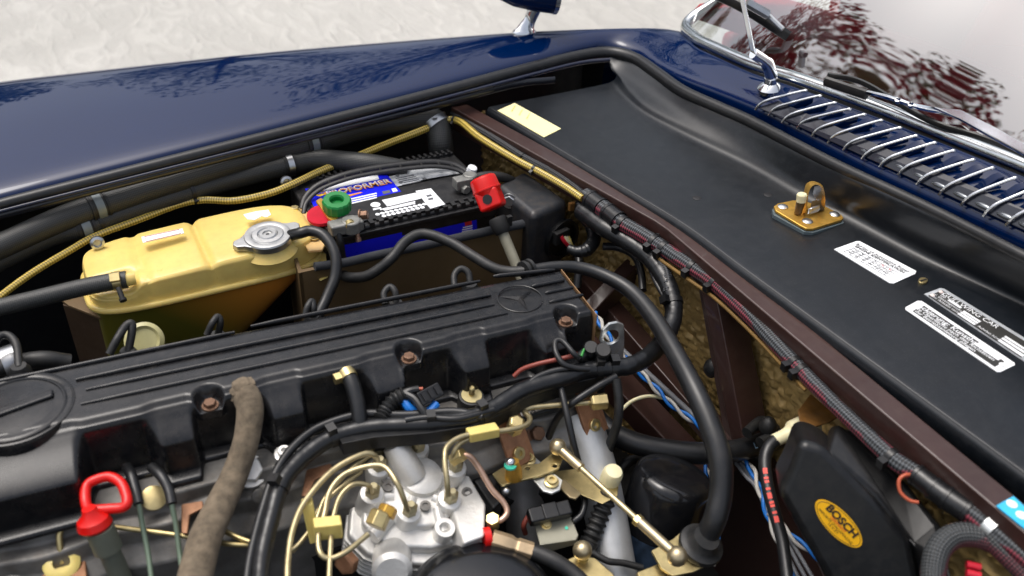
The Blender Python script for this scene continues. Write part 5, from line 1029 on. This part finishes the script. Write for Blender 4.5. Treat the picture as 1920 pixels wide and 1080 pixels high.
for x, y in ((797, 950), (727, 914), (725, 900), (875, 925)): obj('plug_screw', lathe([(.0075, 0), (.0075, .003), (.004, .003), (.004, .001), (.0003, .001)], Pp(x, y, .001), pn, 18), ALU, ip, angle=30)
obj('bolt_tower', lathe([(.0135, -.07), (.0135, .004), (.0075, .004), (.007, -.006), (.0003, -.006)], Pp(832, 995, .006), pn, 24), ALUB, ip, angle=30)
obj('banjo_nut', lathe([(.014, 0), (.014, .018), (.011, .021)], S(703, 988, .695), (.6, .5, .4), 6), ZINC, ip, bevel=.001)
obj('banjo_nut', lathe([(.0125, 0), (.0125, .012), (.010, .014)], S(722, 968, .697), (.6, .5, .4), 6), GOLD, ip, bevel=.001)
obj('pump_side_block', prism([S(x, y, .655) for x, y in ((868, 890), (880, 890), (912, 945), (910, 1005), (870, 1020), (850, 960))], (.2, -.3, .9), .05), ALUB, ip, bevel=.004)
obj('red_seal', lathe([(.013, -.004), (.013, .005)], S(912, 1007, .645), (1, -.2, -.05), 24), RED, ip)
obj('side_bolt', lathe([(.016, 0), (.016, .012), (.012, .014)], S(655, 1050, .63), (-.7, -.5, .3), 6), RUSTB, ip, bevel=.001)
obj('pump_nose', lathe([(.026, -.03), (.026, .012), (.020, .018)], S(735, 1062, .63), (-.3, -.8, .4), 28), ALUB, ip, angle=40)
def line(pts, label, mat=ZINCP, w=11): return hose('fuel_line', pts, w*.9, mat, None, label, 'pipe', n=12)
line([(781, 838, .70), (777, 829, .712), (765, 822, .718), (738, 813, .72), (714, 817, .718), (702, 832, .71), (696, 850, .695), (690, 880, .66)], 'olive fuel pipe arching over the back of the pump', w=12)
line([(851, 872, .70), (850, 852, .72), (862, 832, .73), (885, 820, .732), (905, 812, .732)], 'short olive fuel pipe joining the yellow clip from the rear nut', w=11)
line([(840, 930, .70), (838, 900, .72), (834, 862, .735), (838, 838, .74), (862, 820, .74), (905, 810, .738), (922, 810, .736), (969, 803, .73), (990, 794, .725), (993, 783, .723), (984, 772, .722), (997, 764, .722), (1039, 760, .722), (1122, 753, .72)], 'olive fuel pipe running from the front nut past the copper clips', w=12)
line([(765, 957, .70), (757, 935, .72), (745, 907, .735), (722, 876, .742), (690, 874, .742), (645, 890, .735), (618, 922, .725), (608, 965, .715), (597, 1003, .71), (600, 1036, .705), (618, 1047, .70), (650, 1034, .70), (690, 1002, .698)], 'olive fuel pipe looping left from the front pump nut', w=12)
line([(696, 924, .70), (690, 910, .715), (662, 908, .72), (638, 930, .715), (626, 965, .71), (621, 1000, .705), (616, 1100, .695)], 'olive fuel pipe dropping through the double yellow clip', w=11)
line([(708, 874, .70), (704, 856, .725), (680, 852, .735), (624, 882, .735), (572, 940, .73), (549, 993, .725), (540, 1050, .72), (538, 1110, .715)], 'bright olive fuel pipe sweeping widest round the pump', w=13)
line([(726, 849, .69), (700, 852, .70), (660, 878, .70), (612, 930, .69), (590, 980, .68), (560, 1020, .67), (540, 1035, .665)], 'olive fuel pipe hidden behind the widest pump pipe', w=10)
line([(700, 868, .68), (650, 905, .68), (600, 950, .672), (585, 990, .667), (548, 1035, .66)], 'lower olive fuel pipe passing behind the single yellow clip', w=10)
line([(858, 855, .715), (879, 855, .715), (898, 877, .70), (921, 916, .68), (944, 942, .667), (951, 960, .66), (941, 974, .655), (925, 978, .652)], 'pinkish copper pipe bent down the right side of the pump', COPPER, 13)
line([(-40, 1010, .70), (40, 995, .70), (110, 982, .70), (145, 981, .70)], 'pale pipe running along the head at the front', ZINCP, 10)
line([(214, 988, .70), (280, 996, .69), (352, 1006, .685), (430, 1020, .68), (480, 1022, .675)], 'brass coloured pipe passing behind the cloth hose', ZINC, 11)
line([(405, 987, .69), (440, 1005, .685), (480, 1020, .68)], 'short brass coloured pipe emerging beside the cloth hose', ZINC, 11)
line([(150, 981, .70), (125, 984, .705), (112, 1000, .70), (113, 1030, .685), (116, 1055, .67)], 'olive pipe bending down into the injector at the front', ZINC, 13)
def clip(c, ex, ey, ez, label):
    o = obj('pipe_clip', box(c, ex, ey, ez), YELP, None, bevel=.002); tag(o, label, 'clip'); return o
e1_ = (S(940, 806, .73)-S(890, 816, .73)).normalized()
clip(S(905, 811, .736), e1_*.042, V((0, .016, 0)), V((0, 0, .016)), 'yellow plastic clip joining two pipes above the pump')
clip(S(615, 990, .71), V((.032, -.01, 0)), V((.003, .016, 0)), V((0, 0, .026)), 'yellow plastic double clip on the pipes left of the pump')
clip(S(583, 975, .70), V((.014, 0, 0)), V((.003, .014, 0)), V((0, .02, .05)), 'narrow yellow plastic clip behind the double clip')
for x, y, zz, lb in ((1122, 753, .722, 'brass coloured hex nut ending the fuel pipe at the rear clip'), (966, 798, .722, 'brass coloured hex nut on the front copper clip')):
    o = obj('pipe_nut', lathe([(.0125, -.012), (.0125, .010), (.009, .013)], S(x, y, zz), (-1, .3, 0) if x > 1000 else (0, -.4, 1), 6), ZINC, None, bevel=.001); tag(o, lb, 'nut')
for x, y, zz in ((924, 978, .652), (859, 857, .714)):
    o = obj('pipe_nut', lathe([(.0095, -.010), (.0095, .010), (.007, .012)], S(x, y, zz), (.2, .2, -1) if x > 900 else (-.6, .4, -.7), 6), ZINC, None, bevel=.0008); tag(o, ('lower' if x > 900 else 'upper')+' hex nut of the pinkish copper pipe', 'nut')
# fittings and fuel hose at the bottom
fh, D, R = hose('feed_hose', [(978, 1028, .63), (1010, 1038, .63), (1040, 1052, .628), (1075, 1075, .62), (1110, 1110, .61)], 30, RUB, None, 'black fuel hose with a brass union below the pump', 'hose', n=18)
u0, u1 = S(922, 1010, .642), S(985, 1030, .632)
obj('union', lathe([(.013, 0), (.013, .026), (.011, .030), (.011, .034), (.0125, .036), (.0125, .056)], u0, u1-u0, 6), M('union_brass', (.62, .46, .28, 1), .42, .7, var=.2), fh, bevel=.001)
obj('black_block', prism([S(x, y, .645) for x, y in ((870, 862), (905, 858), (940, 900), (955, 935), (930, 950), (905, 915))], (0, -.2, 1), .03), BLKP, fh, bevel=.003) if False else None
sl_ = thing('shut_off_unit', 'black shut off unit with bright studs right of the pump', 'unit', S(905, 930, .58))
obj('unit_body', prism([S(x, y, .64) for x, y in ((862, 862), (898, 850), (938, 905), (945, 935), (925, 955), (900, 920))], (0, -.2, 1), .05), BLKP, sl_, bevel=.004)
for x, y in ((910, 866), (949, 921)): obj('stud', ball(S(x, y, .645), .006), STEEL, sl_)
dm = obj('filter_dome', lathe([(.104, -.05), (.104, -.014), (.101, .0), (.092, .010), (.07, .018), (.04, .021), (.0005, .022)], S(905, 1150, .62), (0, -.15, 1), 64), M('dome_black', rgb(16, 17, 20), .2, var=.15, bump=.1, bs=60, coat=.2), None, angle=50)
tag(dm, 'big glossy black dome partly seen in front of the pump', 'housing')
# ================================================================== front left: dipstick, glow plugs, wires
ds = thing('dipstick', 'red loop handled oil dipstick in a grey green tube', 'dipstick', S(225, 1075, .62))
r0 = S(183, 972, .735)
lp = [(166, 958, .742), (160, 938, .748), (162, 912, .752), (178, 900, .755), (205, 894, .755), (226, 905, .752), (236, 926, .748), (238, 944, .744), (228, 952, .741), (205, 954, .74), (180, 956, .74), (166, 958, .742)]
obj('loop_handle', sweep(catmull([S(*p) for p in lp], 6), .0062, 14), RED, ds, angle=70)
obj('handle_skirt', lathe([(.008, .024), (.010, .016), (.018, .009), (.020, 0), (.017, -.004)], S(178, 984, .728), V((-.05, .25, .9)), 28), RED, ds)
t0, t1 = S(186, 990, .725), S(222, 1072, .66)
obj('dipstick_tube', sweep([t0, t0.lerp(t1, .48), t0.lerp(t1, .5), t1, t1+(t1-t0)*.5], [.0165, .0165, .0125, .0125, .0125], 24), M('tube_olive', rgb(104, 108, 96), .5, .2, var=.15, dust=.1), ds, angle=40)
inj = thing('injector', 'cream nut injector on a rusty bracket near the dipstick', 'injector', S(116, 1080, .60))
obj('collar', lathe([(.021, 0), (.021, .008), (.016, .012), (.010, .012), (.009, .004)], S(117, 1060, .665), (.05, -.4, .9), 24), YELP, inj, angle=40)
obj('bracket', prism([S(x, y, .665) for x, y in ((75, 1040), (85, 1018), (150, 1008), (160, 1040), (165, 1110), (80, 1110))], (0, -.35, .93), .012), RUSTB, inj, bevel=.002)
obj('bright_cap', lathe([(.034, -.03), (.034, .006), (.026, .014), (.0005, .018)], S(30, 1082, .655), (0, -.4, .9), 28), ALU, inj)
for i, (pts, lb) in enumerate((([(238, 876, .73), (246, 890, .735), (253, 915, .73), (260, 945, .722)], 'left one of two black sleeved glow plug wires'), ([(285, 876, .735), (302, 892, .737), (316, 918, .73), (322, 945, .722)], 'right one of two black sleeved glow plug wires'))):
    h, D, R = hose('glow_wire', pts, 20, RUBS, None, lb, 'wire')
    e = [(260, 945, .722), (268, 990, .70), (278, 1040, .68), (286, 1100, .66)] if i == 0 else [(322, 945, .722), (330, 985, .70), (336, 1030, .68), (340, 1060, .67)]
    hose('bare_rod', e, 10, OLIVE, h)
obj('glow_ring', lathe([(.012, 0), (.0155, .002), (.0155, .008), (.011, .009)], S(288, 936, .705), (.1, -.5, .8), 24), ZINC, engine)
obj('bracket_clip', prism([S(x, y, .70) for x, y in ((340, 945), (380, 938), (382, 952), (356, 965), (352, 1000), (340, 1000))], (0, -.4, .9), .008), RUSTB, engine, bevel=.002)
obj('bracket_clip', prism([S(x, y, .70) for x, y in ((575, 880), (620, 868), (626, 880), (590, 900), (578, 930), (565, 930))], (0, -.4, .9), .008), RUSTB, engine, bevel=.002)
# ================================================================== trees that stand beyond the car and show in the paint and glass
def tree(x, y, h, r, leaf, seed, label, n=9000):
    rnd = random.Random(seed); t = thing('garden_tree', label, 'tree', (x, y, 0))
    tr_ = [V((x, y, 0)), V((x+.1, y, h*.2)), V((x-.05, y+.1, h*.42)), V((x, y, h*.7))]
    lim = sweep(catmull(tr_, 6), [.22*(1-.045*i) for i in range(19)], 8)
    cs = []
    for k in range(22):
        a = rnd.uniform(0, 6.28); q = rnd.uniform(.25, .8)*r; c = V((x+q*math.cos(a), y+q*math.sin(a), h*rnd.uniform(.45, .92))); cs.append((c, rnd.uniform(.2, .42)*r))
        b = V((x, y, h*rnd.uniform(.3, .5))); lim = merge(lim, sweep(catmull([b, b.lerp(c, .5)+V((0, 0, .2)), c], 4), [.09-.008*i for i in range(9)], 6))
    obj('trunk', (lim[0], lim[1]), M('bark', rgb(70, 58, 46), .8, var=.3) if 'bark' not in bpy.data.materials else bpy.data.materials['bark'], t)
    vs_, fs = [], []
    for k in range(n):
        c, cr = cs[rnd.randrange(len(cs))]; d = V((rnd.gauss(0, 1), rnd.gauss(0, 1), rnd.gauss(0, .8))).normalized()*cr*rnd.uniform(.3, 1)**.5; p = c+d
        a = V((rnd.gauss(0, 1), rnd.gauss(0, 1), rnd.gauss(0, 1))).normalized(); b = a.orthogonal().normalized(); s = rnd.uniform(.05, .10); i = len(vs_)
        vs_ += [p-a*s, p+b*s*.6, p+a*s, p-b*s*.6]; fs.append((i, i+1, i+2, i+3))
    obj('crown', (vs_, fs), leaf, t, smooth=False)
LG = M('green_leaves', (.06, .10, .03, 1), .55, var=.3, vs=2, bump=0); LR = M('red_leaves', (.26, .022, .035, 1), .55, var=.3, vs=2, bump=0)
for a in ((6, 11, 12, 3.6, LG, 11, 'tall green tree beside the car'), (10.5, 9, 12, 3.8, LG, 12, 'tall green tree by the rear of the car'), (-3.0, 9.8, 9.6, 1.8, LR, 21, 'smaller red leaved tree near the taller red one', 3000), (-7.8, 12.8, 14.5, 3.4, LG, 1, 'tall green tree mirrored in the windscreen'), (-5.2, 10, 10.2, 2.4, LR, 2, 'red leaved tree mirrored in the windscreen', 4200), (-3, 17, 8, 3, LG, 3, 'green tree standing behind the red leaved one'), (3, 17, 9, 3.2, LG, 4, 'broad green tree mirrored in the fender'), (10, 16, 8, 3, LG, 5, 'green tree past the end of the car'), (-17, 5, 8, 3.2, LG, 6, 'green tree ahead of the car')): tree(*a)
# ================================================================== groups of look-alike things
GR = {'fuel_line': 'fuel pipes around the injection pump', 'pipe_clip': 'yellow plastic pipe clips', 'pipe_nut': 'hex nuts on the fuel pipes', 'twisted_wires': 'blue and white twisted wire pairs', 'grey_cable': 'grey cables on the frame', 'wiring_loom': 'braided wiring looms', 'sleeved_loom': 'sleeved looms along the engine', 'loop_loom': 'braided looms at the fuse box', 'sensor_wire': 'wires at the rear of the engine', 'lead_cable': 'black cables near the relay box', 'glow_wire': 'glow plug wires', 'battery_clamp': 'battery clamps', 'garden_tree': 'trees around the car', 'red_plug': 'short red cables'}
for o in bpy.data.objects:
    k = o.name.split('.')[0]
    if o.parent is None and k in GR: o['group'] = GR[k]
